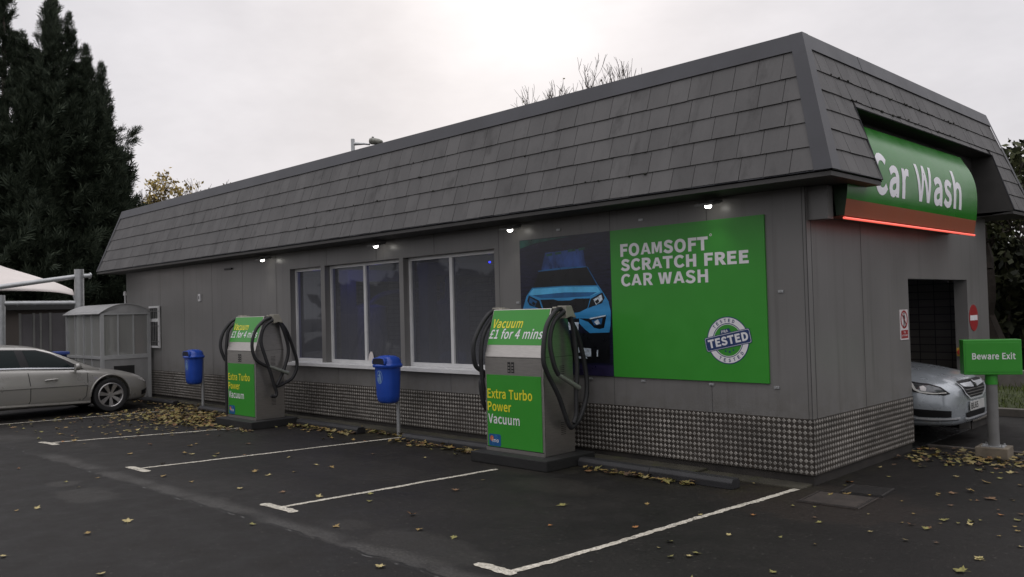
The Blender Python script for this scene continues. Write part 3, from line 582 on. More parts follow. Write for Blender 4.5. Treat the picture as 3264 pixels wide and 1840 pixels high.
# small wall fittings
q = MB(); q.box(-13.17, -.03, 2.12, -13.07, 0, 2.27); q.box(-13.14, -.034, 2.16, -13.10, -.03, 2.23, 1)
tag(q.build('wall_plate', [m_upvc, m_black], bevel=.004), 'small white plate with dark centre on the grey wall', 'wall plate')
q = MB(); q.box(-12.0, -.03, 2.70, -11.70, 0, 2.735)
tag(q.build('wall_vent', m_black, bevel=.004), 'thin dark slot vent high on the grey wall', 'vent')
q = MB(); q.tube([(-17.08, -.025, 1.9), (-17.08, -.025, 2.40)], .016, 8); q.lathe([(.005, 2.47), (.03, 2.44), (.035, 2.38), (.03, 2.36)], 10, c=(-17.08, -.03, 0))
tag(q.build('wall_camera', m_upvc), 'white fitting on a short pole at the far wall corner', 'fitting')
for i, (x, z) in enumerate([(-2.75, .93), (-1.98, .93), (-1.1, .93), (-.36, .93), (-.28, 1.88), (-3.93, 1.86), (-1.95, 2.745), (-3.2, 2.74)]):
    q = MB(); q.box(x-.028, -.012, z-.012, x+.028, 0, z+.012); q.tube([(x, -.018, z+.002), (x, 0, z+.002)], .006, 6); part(q, 'fixing_clip', m_galv)

# floodlights under the eaves
m_lamp = mat('lit lamp glass', (1, 1, 1), .3, var=0, emit=(1, .97, .9), es=9)
FL = ['floodlight over the blank grey panels, farthest along the eaves', 'floodlight between the narrow and middle windows', 'floodlight over the joint of window and billboard picture', 'floodlight over the word SCRATCH FREE on the green billboard']
FL[1] = 'floodlight above the middle window'; FL[2] = 'floodlight above the dark picture end of the billboard'; FL[3] = 'floodlight above the green end of the billboard'
for i, x in enumerate((-10.22, -6.77, -3.88, -.97)):
    t = empty('floodlight', (x, -.16, 2.80), 0, 'lit white ' + FL[i], 'floodlight', 'lit floodlights under the eaves')
    q = MB(); q.prism([(-.11, -.10, -.02), (.11, -.10, -.02), (.11, .09, .02), (-.11, .09, .02)], (0, 0, .028)); q.build('housing', mat('grey lamp housing', (.16, .16, .15), .5), t, bevel=.005)
    q = MB(); q.lathe([(.001, -.040), (.026, -.035), (.036, -.02), (.037, .002)], 14, c=(0, -.01, -.0)); q.build('lens', m_lamp, t, smooth=60)
    q = MB(); q.box(-.02, .05, .02, .02, .155, .05); q.build('bracket', m_galv, t)
    l = bpy.data.lights.new('floodlight_beam', 'SPOT'); l.energy = 3.0; l.spot_size = R(110); l.spot_blend = .8; l.color = (1, .97, .9); l.shadow_soft_size = .05
    lo = bpy.data.objects.new('floodlight_beam', l); COL.objects.link(lo); lo.parent = t; lo.location = (0, -.01, -.05); lo.rotation_euler = (R(-14), 0, 0)

# ================================================================== billboard
bb = empty('billboard', (-2.14, 0, 1.81), 0, 'wide green billboard reading FOAMSOFT SCRATCH FREE CAR WASH', 'billboard')
BO = (2.14, 0, -1.81)
def bpart(mb, name, mats, **k): o = mb.build(name, mats, bb, **k); o.location = BO; return o
q = MB(); q.box(-2.385, -.02, .965, -.43, 0, 2.655); bpart(q, 'green_panel', m_green)
def flat(mb, pts, h, m=0):            # pts (x,z) on the billboard, facing -y
    a = 0
    for i in range(len(pts)): a += pts[i][0]*pts[(i+1) % len(pts)][1] - pts[(i+1) % len(pts)][0]*pts[i][1]
    if a < 0: pts = pts[::-1]
    mb.poly([(x, -h, z) for x, z in pts], m)
def words(mb, s, x0, x1, z0, z1, h, m=0, **k):
    v, f = fit(s, x0, x1, z0, z1, **k); mb.add([(x, -h, z) for x, z in v], f, m)
q = MB(); words(q, 'FOAMSOFT', -2.24, -1.08, 2.34, 2.49, .022, bold=.072); words(q, 'SCRATCH FREE', -2.24, -.61, 2.175, 2.315, .022, bold=.072); words(q, 'CAR WASH', -2.24, -1.09, 2.0, 2.145, .022, bold=.056)
def ring(mb, cx, cz, r0, r1, h, m, n=40):
    v = []
    for k in range(n):
        a = 2*math.pi*k/n; v += [(cx+r0*math.cos(a), -h, cz+r0*math.sin(a)), (cx+r1*math.cos(a), -h, cz+r1*math.sin(a))]
    mb.add(v, [(2*k, 2*k+1, (2*k+3) % (2*n), (2*k+2) % (2*n)) for k in range(n)], m)
ring(q, -1.045, 2.50, .009, .014, .022, 0, 16)
bpart(q, 'lettering', m_white)
q = MB(); cx, cz = -.88, 1.393
ring(q, cx, cz, .17, .246, .0215, 0, 64); ring(q, cx, cz, .178, .236, .0225, 1, 64); ring(q, cx, cz, .163, .169, .0215, 1, 64)
def arc_text(s, r, a0, a1, hgt, flip, m):
    n = len(s)
    for i, ch in enumerate(s):
        a = R(a0 + (a1-a0)*i/(n-1)); v, f = fit(ch, -hgt*.36, hgt*.36, -hgt/2, hgt/2, bold=.05)
        d = a - math.pi/2 if not flip else a + math.pi/2; c, sn = math.cos(d), math.sin(d)
        q.add([(cx + r*math.cos(a) + x*c - y*sn, -.0235, cz + r*math.sin(a) + x*sn + y*c) for x, y in v], f, m)
arc_text('TESTED', .207, 138, 70, .036, False, 0); arc_text('TESTED', .207, 243, 321, .036, True, 0)
def rot(pts, a): c, s = math.cos(a), math.sin(a); return [(cx + x*c - y*s, cz + x*s + y*c) for x, y in pts]
def rrect(w, h, r): return [(sx*(w-r) + r*math.cos(t), sy*(h-r) + r*math.sin(t)) for sx, sy, t0 in ((1, 1, 0), (-1, 1, 90), (-1, -1, 180), (1, -1, 270)) for t in (R(t0), R(t0+45), R(t0+90))]
A = R(11.5)
flat(q, rot(rrect(.272, .077, .02), A), .0245, 0); flat(q, rot(rrect(.265, .070, .018), A), .0252, 1); flat(q, rot(rrect(.261, .066, .016), A), .0259, 0)
v, f = fit('TESTED', -.235, .24, -.045, .047, bold=.07); q.add([(x, -.0268, z) for x, z in rot(v, A)], f, 1)
flat(q, rot([(-.075, .076), (.055, .076), (.045, .12), (-.06, .12)], A), .0248, 0); v, f = fit('PRA', -.052, .026, .083, .112, bold=.03); q.add([(x, -.026, z) for x, z in rot(v, A)], f, 1)
for (sx, sz, sr) in ((-.03, -.112, .016), (.018, -.118, .02), (.062, -.10, .015)):
    flat(q, [(cx+sx+sr*(1 if k % 2 == 0 else .42)*math.sin(k*math.pi/5+.2), cz+sz+sr*(1 if k % 2 == 0 else .42)*math.cos(k*math.pi/5+.2)) for k in range(10)], .0225, 0)
bpart(q, 'tested_stamp', [m_navy, m_white])
# printed picture: a blue car in a dark wash bay
pm = [mat('print night blue', (.0065, .007, .021), .3, var=.7, vs=6, stretch=(1, 1, 9)), mat('print car blue', (.03, .21, .44), .3, var=.30, vs=2.2, stretch=(.4, 1, 2.5)), mat('print black', (.004, .0045, .006), .3, var=.3),
      mat('print sky blue', (.09, .42, .70), .3, var=.2, vs=4), mat('print silver', (.50, .57, .62), .3, var=.4, vs=30), mat('print haze blue', (.02, .05, .17), .3, var=.7, vs=9, stretch=(1, 1, .4)), mat('print indigo', (.016, .013, .042), .3, var=.3),
      mat('print teal', (.012, .065, .05), .3, var=.6, vs=8), mat('print deep blue', (.015, .10, .25), .3, var=.3, vs=4)]
q = MB(); q.box(-3.865, -.0195, .965, -2.3855, 0, 2.655, 0)
h = .0205
flat(q, [(-3.86, 2.55), (-3.60, 2.60), (-3.0, 2.645), (-3.86, 2.65)], h, 7); flat(q, [(-3.50, 2.24), (-2.76, 2.25), (-2.80, 2.48), (-3.42, 2.47)], h, 5)
for (x, z, a) in ((-3.35, 2.44, .05), (-3.2, 2.45, .05), (-2.98, 2.47, .06), (-2.82, 2.475, .05)): flat(q, [(x-a, z-.018), (x+a, z-.012), (x+a, z+.018), (x-a, z+.012)], h+.0004, 7)
flat(q, [(-3.865, 1.09), (-2.39, 1.09), (-2.39, .968), (-3.865, .968)], h, 6)
flat(q, [(-3.55, 2.25), (-3.1, 2.275), (-2.74, 2.26), (-2.72, 2.245), (-3.53, 2.232)], h+.0002, 8)
flat(q, [(-3.53, 2.24), (-2.74, 2.255), (-2.585, 2.02), (-3.65, 2.035)], h+.0006, 2)                                    # windscreen
flat(q, [(-2.745, 2.25), (-2.73, 2.25), (-2.575, 2.02), (-2.59, 2.02)], h+.0009, 8)
flat(q, [(-3.83, 1.78), (-3.76, 1.94), (-3.66, 2.04), (-3.12, 2.045), (-2.58, 2.03), (-2.50, 1.93), (-2.435, 1.84), (-2.405, 1.72), (-2.415, 1.56), (-2.435, 1.475), (-2.73, 1.468), (-2.80, 1.51), (-2.89, 1.585), (-3.40, 1.585), (-3.50, 1.5), (-3.58, 1.46), (-3.82, 1.47), (-3.85, 1.6)], h+.001, 1)
flat(q, [(-3.72, 1.96), (-3.64, 2.025), (-3.1, 2.03), (-2.6, 2.015), (-2.55, 1.95), (-2.72, 1.905), (-3.1, 1.90), (-3.5, 1.905)], h+.0013, 3)
flat(q, [(-3.66, 1.945), (-3.1, 1.965), (-2.6, 1.95), (-2.72, 1.905), (-3.1, 1.90), (-3.5, 1.905)], h+.0016, 8)
flat(q, [(-3.52, 1.885), (-3.30, 1.885), (-3.22, 1.865), (-3.02, 1.865), (-2.94, 1.885), (-2.71, 1.88), (-2.755, 1.765), (-2.88, 1.72), (-3.1, 1.70), (-3.34, 1.715), (-3.47, 1.765)], h+.0016, 2)       # grille
for sx, mx_ in ((1, 0), (-1, -6.24)):
    X = lambda x: x if sx == 1 else mx_ - x
    flat(q, [(X(-2.70), 1.875), (X(-2.52), 1.945), (X(-2.49), 1.88), (X(-2.53), 1.82), (X(-2.745), 1.765)], h+.0018, 2)
    flat(q, [(X(-2.66), 1.865), (X(-2.54), 1.92), (X(-2.52), 1.86), (X(-2.62), 1.80)], h+.0021, 4 if sx == 1 else 8)
    flat(q, [(X(-2.64), 1.84), (X(-2.59), 1.87), (X(-2.57), 1.84), (X(-2.61), 1.81)], h+.0024, 2)
    flat(q, [(X(-2.89), 1.645), (X(-2.72), 1.64), (X(-2.47), 1.675), (X(-2.51), 1.53), (X(-2.58), 1.515), (X(-2.66), 1.53), (X(-2.75), 1.6)], h+.0018, 2)
    flat(q, [(X(-2.73), 1.645), (X(-2.48), 1.68), (X(-2.485), 1.665), (X(-2.72), 1.632)], h+.0024, 4)
    flat(q, [(X(-2.70), 1.62), (X(-2.53), 1.645), (X(-2.55), 1.57), (X(-2.66), 1.56)], h+.0022, 8)
    flat(q, [(X(-2.66), 1.60), (X(-2.60), 1.63), (X(-2.57), 1.58), (X(-2.62), 1.565)], h+.0025, 4)
flat(q, [(-3.34, 1.655), (-2.89, 1.645), (-2.89, 1.59), (-3.34, 1.59)], h+.0018, 2)
flat(q, [(-3.32, 1.60), (-2.90, 1.60), (-2.905, 1.505), (-3.32, 1.505)], h+.0026, 4); flat(q, [(-3.15, 1.605), (-3.09, 1.605), (-3.09, 1.50), (-3.15, 1.50)], h+.0029, 8)
flat(q, [(-3.83, 1.465), (-2.43, 1.47), (-2.44, 1.12), (-3.82, 1.10)], h+.0003, 2)
flat(q, [(-2.99, 1.30), (-2.80, 1.29), (-2.72, 1.285), (-2.72, 1.19), (-2.80, 1.19), (-2.87, 1.235), (-2.98, 1.23)], h+.0008, 4); flat(q, [(-2.98, 1.19), (-2.8, 1.19), (-2.78, 1.165), (-2.98, 1.16)], h+.0008, 4)
flat(q, [(-2.63, 1.27), (-2.61, 1.27), (-2.62, 1.19), (-2.635, 1.19)], h+.0008, 4)
v, f = fit('KIA', -3.14, -3.05, 1.765, 1.795, bold=.02); q.add([(x, -h-.0022, z) for x, z in v], f, 4)
bpart(q, 'printed_car_picture', pm)

# ================================================================== fascia sign over the exit
fs = empty('fascia_sign', (.2, 1.95, 2.58), 0, 'curved green sign reading Car Wash above the exit', 'sign')
FO = (-.2, -1.95, -2.58)
PR_ = [(.30, 2.585), (.336, 2.75), (.354, 2.95), (.357, 3.12), (.328, 3.28), (.265, 3.43), (.155, 3.58)]
def prof(z):
    for (a, b), (c, d) in zip(PR_, PR_[1:]):
        if z <= d: return a + (c-a)*(z-b)/(d-b)
    return PR_[-1][0]
zs = [2.585 + i*.0249 for i in range(41)]
Pz = np.interp(zs, [b for a, b in PR_], [a for a, b in PR_]); Pz = np.convolve(np.pad(Pz, 4, mode='edge'), np.ones(9)/9, 'valid')
px = lambda z: float(np.interp(z, zs, Pz))
def curved(mb, y0, y1, z0, z1, h=0, m=0, n=20):
    v = []
    for i in range(n+1):
        z = z0 + (z1-z0)*i/n; v += [(px(z)+h, y0, z), (px(z)+h, y1, z)]
    mb.add(v, [(2*i, 2*i+1, 2*i+3, 2*i+2) for i in range(n)], m)
SY0, SY1 = .175, 4.0
q = MB(); curved(q, SY0, SY1, 2.745, 3.57)
q.quad((px(3.57), SY0, 3.57), (px(3.57), SY1, 3.57), (.12, SY1, 3.57), (.12, SY0, 3.57))
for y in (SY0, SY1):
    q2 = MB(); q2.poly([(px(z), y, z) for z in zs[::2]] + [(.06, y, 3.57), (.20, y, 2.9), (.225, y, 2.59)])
    o = q2.build('end_cap', mat('shaded green end', (.008, .028, .008), .5), fs); o.location = FO  # shade beneath the eaves painted into the caps as a darker green
o = q.build('face', mat('green acrylic', s2l(38, 118, 31), .22, var=.05, vs=2, spec=.4), fs, smooth=40); o.location = FO
q = MB(); curved(q, SY0, SY1, 2.585, 2.745, .0); q.add([(px(2.585), SY0, 2.585), (px(2.585), SY1, 2.585), (.12, SY1, 2.585), (.12, SY0, 2.585)], [(0, 1, 2, 3)])
o = q.build('orange_band', mat('orange acrylic', s2l(138, 66, 28), .6, var=.05, vs=2), fs, smooth=40); o.location = FO
q = MB()
for s, y0, y1, z0, z1, ref in (('Car', .80, 1.72, 2.835, 3.275, 'C'), ('Wash', 1.92, 3.40, 2.84, 3.30, 'h')):
    v, f = fit(s, y0, y1, z0, z1, bold=.045, caps=ref); v, f = grid_faces(v, f, .03, (1,))
    q.add([(px(p[1])+.003, p[0], p[1]) for p in v], f)
o = q.build('lettering', mat('white acrylic', (.82, .81, .84), .35, var=.03), fs); o.location = FO
q = MB(); q.tube([(.305, SY0-.01, 2.562), (.305, SY1, 2.562)], .012, 8)
o = q.build('red_light_tube', mat('red neon', (1, .2, .15), .3, var=0, emit=(1, .13, .09), es=.85), fs, smooth=60); o.location = FO
q = MB(); q.poly([(0, .045, 2.56), (.20, .045, 2.56), (.205, .045, 2.88), (0, .045, 2.88)]); q.box(.001, .046, 2.561, .199, .17, 2.879); q.box(.001, .06, 2.60, .13, SY1, 3.5)
o = q.build('backing_box', m_wall, fs); o.location = FO

# ================================================================== small wall signs and call button
ns = empty('no_pedestrians_sign', (0, 2.365, 1.475), 0, 'small white sign with crossed-out walking figure beside the exit', 'sign')
def X2(mb, pts, h, m=0): mb.poly([(h, y, z) for y, z in pts], m)
q = MB(); q.box(.0, -.125, -.175, .006, .125, .175); q.build('plate', mat('white plate', (.60, .56, .56), .4, var=.05), ns, bevel=.002)
q = MB(); nn = 32
v = []
for k in range(nn):
    a = 2*math.pi*k/nn; v += [(.0075, .083*math.cos(a), .062+.083*math.sin(a)), (.0075, .106*math.cos(a), .062+.106*math.sin(a))]
q.add(v, [(2*k, 2*k+1, (2*k+3) % (2*nn), (2*k+2) % (2*nn)) for k in range(nn)], 0)
X2(q, [(-.068, .118), (-.058, .128), (.068, .006), (.058, -.004)], .009, 0)
X2(q, [(-.10, -.155), (.10, -.155), (.10, -.062), (-.10, -.062)], .0075, 0)
X2(q, [(-.012, .118), (.008, .118), (.012, .132), (.002, .145), (-.012, .135)], .0082, 1); X2(q, [(-.02, .113), (.015, .113), (.03, .075), (.012, .06), (-.018, .06)], .0082, 1); X2(q, [(-.018, .062), (.0, .062), (-.012, .0), (-.02, -.03), (-.034, -.028), (-.022, .01)], .0083, 1); X2(q, [(-.002, .062), (.013, .062), (.024, .01), (.03, -.03), (.016, -.03), (.008, .01)], .0083, 1); X2(q, [(-.02, .105), (-.04, .07), (-.033, .066), (-.012, .098)], .0084, 1)
for s, y0, y1, z0, z1 in (('No', -.028, .028, -.098, -.072), ('pedestrians', -.085, .085, -.138, -.108)):
    v, f = fit(s, y0, y1, z0, z1, bold=.0); q.add([(.0088, a, b) for a, b in v], f, 2)
q.build('symbol', [mat('sign red', s2l(150, 38, 38), .4, var=.04), m_black, m_white], ns)
ne = empty('no_entry_sign', (0, 4.85, 1.495), 0, 'round red no-entry sign with white bar on grey wall', 'sign')
q = MB(); q.lathe([(.18, 0), (.18, .005)], 40, 'x'); q.build('disc', mat('sign red', s2l(150, 38, 38)), ne)
q = MB(); q.box(.005, -.15, -.035, .0065, .15, .035); q.build('white_bar', m_white, ne)
es = empty('emergency_stop', (-.09, DY1, 1.04), 0, 'yellow stop button box on the exit reveal behind the green sign', 'stop button')
q = MB(); q.box(-.05, -.07, -.055, .05, -.001, .055); q.build('box', mat('yellow box', (.62, .42, .05), .5), es, bevel=.006)
q = MB(); q.lathe([(.02, -.07), (.035, -.09), (.035, -.105), (.015, -.115)][::-1], 14, 'y'); q.build('button', mat('red button', (.5, .06, .04), .4), es, smooth=40)

# ================================================================== 'Beware Exit' sign post
bw = empty('exit_sign_post', (.83, 2.60, 0), R(4), 'green box sign reading Beware Exit on a grey post', 'sign')
q = MB(); q.box(-.16, -.15, 0, .16, .15, .12); q.build('concrete_base', mat('concrete block', (.16, .135, .10), .9, var=.25, bump=.5, bs=30), bw, bevel=.008)
q = MB(); q.box(-.11, -.09, .12, .11, .09, .13)
for x in (-.09, .09):
    for y in (-.07, .07): q.tube([(x, y, .13), (x, y, .15)], .01, 6)
q.build('base_plate', m_galv, bw)
q = MB(); q.tube([(0, 0, .13), (0, 0, .815)], .058, 20); q.build('post', mat('grey post paint', (.15, .15, .145), .5, var=.15), bw, smooth=40)
q = MB(); q.tube([(0, 0, .805), (0, 0, .93)], .064, 20); q.build('green_sleeve', m_green, bw, smooth=40)
q = MB(); q.box(-.29, -.09, .915, .29, .09, 1.30); hb = q.build('sign_box', m_green, bw, bevel=.008, rot=(0, 0, R(26)))
q = MB(); q.box(-.27, -.094, .945, .27, -.089, 1.268); q.build('front_panel', m_green, hb, bevel=.003)
q = MB(); words(q, 'Beware Exit', -.205, .225, 1.085, 1.155, .096, bold=.035, caps='B'); q.build('lettering', m_white, hb)

# ================================================================== vacuum stations
m_ml = mat('logo blue', (.01, .085, .24), .4, var=.1); m_mo = mat('logo orange', (.50, .13, .05), .4)
def vacuum(name, loc, label, hoses, left, nozzle):
    t = empty(name, loc, 0, label, 'vacuum station', 'coin vacuum stations by the parking bays')
    q = MB(); q.box(-.56, -.44, 0, .66, .38, .12); q.build('plinth', mat('black kerb plinth', (.009, .009, .0085), .7, var=.3, bump=.4), t, bevel=.012)
    prof_ = [(-.255, .121), (-.255, 1.225), (-.085, 1.775), (.165, 1.775), (.255, 1.225), (.255, .121)]
    q = MB(); q.prism([(-.472, y, z) for y, z in prof_], (.944, 0, 0)); q.build('cabinet', m_steel, t, bevel=.007)
    q = MB(); q.box(-.445, -.259, .17, .44, -.2555, 1.012); q.build('lower_panel', m_green, t)
    q = MB(); q.box(-.472, -.262, .121, .472, -.256, .16); q.build('bottom_rail', m_steel, t)
    q = MB(); q.box(-.455, -.2575, 1.012, .452, -.2552, 1.20); q.build('coin_plate', m_steel, t)
    q = MB(); q.box(-.46, -.2595, .160, .46, -.256, .169); q.build('shadow_gap', m_black, t)
    a, b = Vector((0, -.255, 1.225)), Vector((0, -.085, 1.775)); d = (b-a); d.normalize(); nrm = Vector((0, -d.z, d.y))
    SLp = lambda x, z, h: (Vector((x, 0, 0)) + a + d*((z-1.225)/d.z) + nrm*h)[:]
    q = MB(); q.add([SLp(-.46, 1.36, .003), SLp(.455, 1.36, .003), SLp(.455, 1.765, .003), SLp(-.46, 1.765, .003)] + [SLp(-.46, 1.36, -.001), SLp(.455, 1.36, -.001), SLp(.455, 1.765, -.001), SLp(-.46, 1.765, -.001)], [(0, 1, 2, 3), (4, 5, 1, 0), (5, 6, 2, 1), (6, 7, 3, 2), (7, 4, 0, 3)]); q.build('upper_panel', m_green, t)
    q = MB()
    for s, x0, x1, z0, z1, m, ref in (('Vacuum', -.42, .07, 1.555, 1.66, 1, 'V'), ('£1 for 4 mins', -.455, .42, 1.43, 1.538, 0, '1')):
        v, f = fit(s, x0, x1, z0, z1, bold=.03, shear=.2, caps=ref); q.add([SLp(x, z, .005) for x, z in v], f, m)
    q.build('price_lettering', [m_white, m_yellow], t); q = MB()
    for s, x0, x1, z0, z1, m, ref in (('Extra Turbo', -.435, .30, .735, .845, 1, 'E'), ('Power', -.435, -.04, .587, .695, 1, 'P'), ('Vacuum', -.43, .09, .44, .55, 0, 'V')):
        v, f = fit(s, x0, x1, z0, z1, bold=.028, caps=ref); q.add([(x, -.261, z) for x, z in v], f, m)
    q.build('lettering', [m_white, m_yellow], t)
    q = MB(); lx, lz = -.325, .245
    q.poly([(lx+x*1.0, -.2606, lz+z) for x, z in rrect(.10, .07, .02)], 0)
    def dsc(x, z, r, h, m): q.poly([(lx+x+r*math.cos(2*math.pi*k/16), -h, lz+z+r*1.1*math.sin(2*math.pi*k/16)) for k in range(16)], m)
    dsc(-.052, .018, .03, .2612, 1)
    for x, z, r in ((.022, .035, .018), (-.03, -.04, .014)):
        dsc(x, z, r, .2612, 3); dsc(x, z, r*.75, .2616, 0)
    for s, x0, x1, z0, z1 in (('i', -.047, -.040, -.025, .028), ('m', -.025, .018, -.025, .010), ('o', .028, .062, -.027, .010)):
        v, f = fit(s, lx+x0, lx+x1, lz+z0, lz+z1, bold=.02); q.add([(x, -.262, z) for x, z in v], f, 2)
    q.build('blue_logo', [m_ml, m_mo, m_white, mat('logo light blue', (.05, .22, .40), .4)], t)
    q = MB()
    for x in (-.085, -.025): q.box(x, -.2605, 1.04, x+.045, -.2575, 1.165, 0); [q.box(x+.008, -.2622, 1.055+k*.035, x+.037, -.2604, 1.07+k*.035, 1) for k in range(3)]
    q.build('coin_slot', [m_black, m_steel], t)
    q = MB(); q.box(.4722, -.255, 1.222, .4735, .255, 1.226); q.box(.4722, -.245, .121, .4732, -.242, 1.2); q.box(-.44, -.2572, 1.212, .44, -.2552, 1.216); q.build('panel_seam', m_black, t)
    for bz in (.34, .98):
        q = MB()
        for i in range(7):
            q.box(.4722, .02, bz+i*.022, .4735, .10, bz+i*.022+.006)
        q.build('louvre_vent', m_black, t)
    for sx in (1, -1):
        q = MB(); X0 = .472*sx
        q.prism([(X0, .01, 1.80), (X0, .11, 1.80), (X0, .19, 1.655), (X0, .10, 1.675), (X0, .02, 1.655)], (.13*sx, 0, 0)); q.box(min(X0-.06*sx, X0), -.01, 1.77, max(X0-.06*sx, X0), .13, 1.79)
        q.build('hose_bracket', mat('beige bracket', (.30, .285, .235), .45, var=.08), t, bevel=.008)
    for pts in hoses: q = MB(); q.tube(smooth_path([(.54 + dx, y, z) for dx, y, z in pts], 7), .027, 10); q.build('hose', m_rubber, t, smooth=60)
    for pts in left: q = MB(); q.tube(smooth_path([(-.55 + dx, y, z) for dx, y, z in pts], 7), .027, 10); q.build('hose', m_rubber, t, smooth=60)
    a, b = nozzle; q = MB(); q.tube([(.60, *a), (.60, *b)], [.024, .03], 12); q.build('nozzle', mat('grey nozzle', (.27, .29, .25), .4, .4), t, smooth=50)
    return t
v2h = [[(0, .0, 1.76), (.02, -.12, 1.74), (.03, -.29, 1.56), (.04, -.36, 1.24), (.04, -.30, 1.06), (.05, -.14, .80), (.05, .02, .46), (.04, .12, .44), (.03, .25, .53), (.02, .38, .78), (.0, .385, 1.10), (0, .27, 1.46), (0, .11, 1.69)],
       [(.03, .03, 1.74), (.03, -.16, 1.62), (.03, -.235, 1.40), (.05, -.20, 1.15), (.06, -.14, 1.03)],
       [(.03, .12, 1.70), (.03, .18, 1.45), (.04, .20, 1.10), (.04, .17, .80), (.05, .15, .57), (.05, .10, .47)]]
v2l = [[(0, .0, 1.76), (0, -.10, 1.72), (-.02, -.22, 1.58), (-.03, -.33, 1.37), (-.03, -.31, 1.12), (0, -.20, 1.02), (0, -.26, .9), (0, -.20, .62), (0, .0, .45), (0, .2, .55), (0, .3, 1.0), (0, .2, 1.5), (0, .06, 1.74)],
       [(.02, .0, 1.72), (.02, -.2, 1.5), (.02, -.26, 1.25), (.02, -.25, .95), (.02, -.2, .7)]]
vacuum('vacuum_station', (-3.17, -.633, 0), 'large green and steel vacuum station in front of the billboard', v2h, v2l, ((-.14, 1.03), (.20, .86)))
v1h = [[(0, .0, 1.75), (.02, -.14, 1.70), (.03, -.29, 1.55), (.04, -.36, 1.33), (.04, -.31, 1.11), (.05, -.17, 1.0), (.05, -.10, .97)],
       [(.03, .03, 1.72), (.03, -.14, 1.60), (.03, -.20, 1.38), (.05, -.15, 1.15), (.06, -.06, .87), (.06, .0, .66), (.06, .04, .55), (.06, .02, .49), (.06, -.06, .50)],
       [(.03, .12, 1.70), (.03, .22, 1.50), (.02, .29, 1.20), (.02, .20, .90), (.04, .06, .66)],
       [(0, .12, 1.71), (0, .26, 1.55), (-.02, .40, 1.24), (-.02, .47, .98), (-.01, .38, .76), (.02, .18, .67), (.04, .05, .64)]]
v1l = [[(0, .0, 1.74), (-.02, -.12, 1.70), (-.04, -.26, 1.52), (-.05, -.31, 1.30), (-.03, -.25, 1.08), (0, -.20, 1.03)],
       [(.02, .0, 1.70), (.0, -.17, 1.58), (.0, -.22, 1.35), (0, -.23, 1.0), (0, -.235, .6), (.0, -.235, .14)]]
vacuum('vacuum_station', (-9.21, -.885, 0), 'smaller-looking green and steel vacuum station with dangling hose before blank grey panels', v1h, v1l, ((-.08, .97), (.26, .84)))

# ================================================================== litter bins
m_blue = mat('blue plastic', (.014, .062, .36), .36, var=.08, vs=4)
def litter_bin(loc, label):
    t = empty('litter_bin', loc, 0, label, 'litter bin', 'blue litter bins on steel posts')
    q = MB(); q.tube([(0, 0, 0), (0, 0, 1.0)], .028, 12); q.build('post', m_galv, t, smooth=50)
    def ov(w, d, z, n=32, e=.72): return [(w*math.copysign(abs(math.cos(2*math.pi*k/n))**e, math.cos(2*math.pi*k/n)), -.17 + d*math.copysign(abs(math.sin(2*math.pi*k/n))**e, math.sin(2*math.pi*k/n)), z) for k in range(n)]
    def loft(mb, secs):
        n = 32; vs = [p for s in secs for p in ov(*s)]; fs = [(i*n+k, i*n+(k+1) % n, (i+1)*n+(k+1) % n, (i+1)*n+k) for i in range(len(secs)-1) for k in range(n)]
        mb.add(vs, fs + [tuple(range(n))[::-1], tuple((len(secs)-1)*n+k for k in range(n))])
    q = MB(); loft(q, [(.10, .07, .485), (.135, .10, .495), (.16, .125, .53), (.172, .136, .60), (.186, .142, .80), (.196, .148, 1.0), (.198, .149, 1.01)]); body = q.build('body', m_blue, t, smooth=50)
    q = MB(); loft(q, [(.218, .170, 1.0), (.226, .176, 1.012), (.226, .176, 1.032), (.214, .166, 1.042), (.206, .158, 1.06), (.196, .15, 1.10), (.172, .13, 1.135), (.12, .09, 1.158), (.05, .035, 1.166)]); lid = q.build('lid', m_blue, t, smooth=40)
    bv = bvh_of(lid); q = MB()
    hood = [(-.15, 1.045), (.15, 1.045), (.155, 1.09), (.13, 1.132), (.08, 1.142), (-.08, 1.142), (-.13, 1.132), (-.155, 1.09)]
    fr = ((0, -.17, 0), (1, 0, 0), (0, 0, 1))
    q.prism([(x, -.335, z) for x, z in hood], (0, .17, 0)); q.build('hood', m_blue, t, bevel=.012)
    q = MB(); q.poly([(x*.86, -.3365, 1.045+(z-1.045)*.86+.004) for x, z in hood]); q.build('opening', mat('bin interior', (.004, .006, .02), .8), t)
    bv = bvh_of(body); q = MB(); n = 28
    for r0, r1 in ((.062, .07),):
        for k in range(n):
            a, b = 2*math.pi*k/n, 2*math.pi*(k+1)/n
            decal(q, bv, [(r0*math.cos(a)*.9, .865+r0*1.35*math.sin(a)), (r1*math.cos(a)*.9, .865+r1*1.35*math.sin(a)), (r1*math.cos(b)*.9, .865+r1*1.35*math.sin(b)), (r0*math.cos(b)*.9, .865+r0*1.35*math.sin(b))], fr, step=.5, off=.003)
    for P in ([(-.004, .915), (.014, .915), (.016, .932), (.004, .94), (-.006, .93)], [(-.012, .91), (.022, .91), (.03, .85), (.026, .79), (.012, .79), (.008, .84), (.0, .79), (-.01, .79), (-.006, .86)], [(-.014, .905), (-.008, .89), (-.034, .875), (-.04, .885)], [(-.048, .862), (-.018, .862), (-.022, .80), (-.044, .80)]):
        decal(q, bv, P, fr, step=.03, off=.003)
    q.build('tidy_symbol', mat('pale blue print', (.20, .33, .50), .5), t)
    return t
litter_bin((-6.12, -.31, 0), 'blue litter bin on a post below the middle window')
litter_bin((-12.41, -.31, 0), 'blue litter bin on a post between the pale car and a vacuum station')

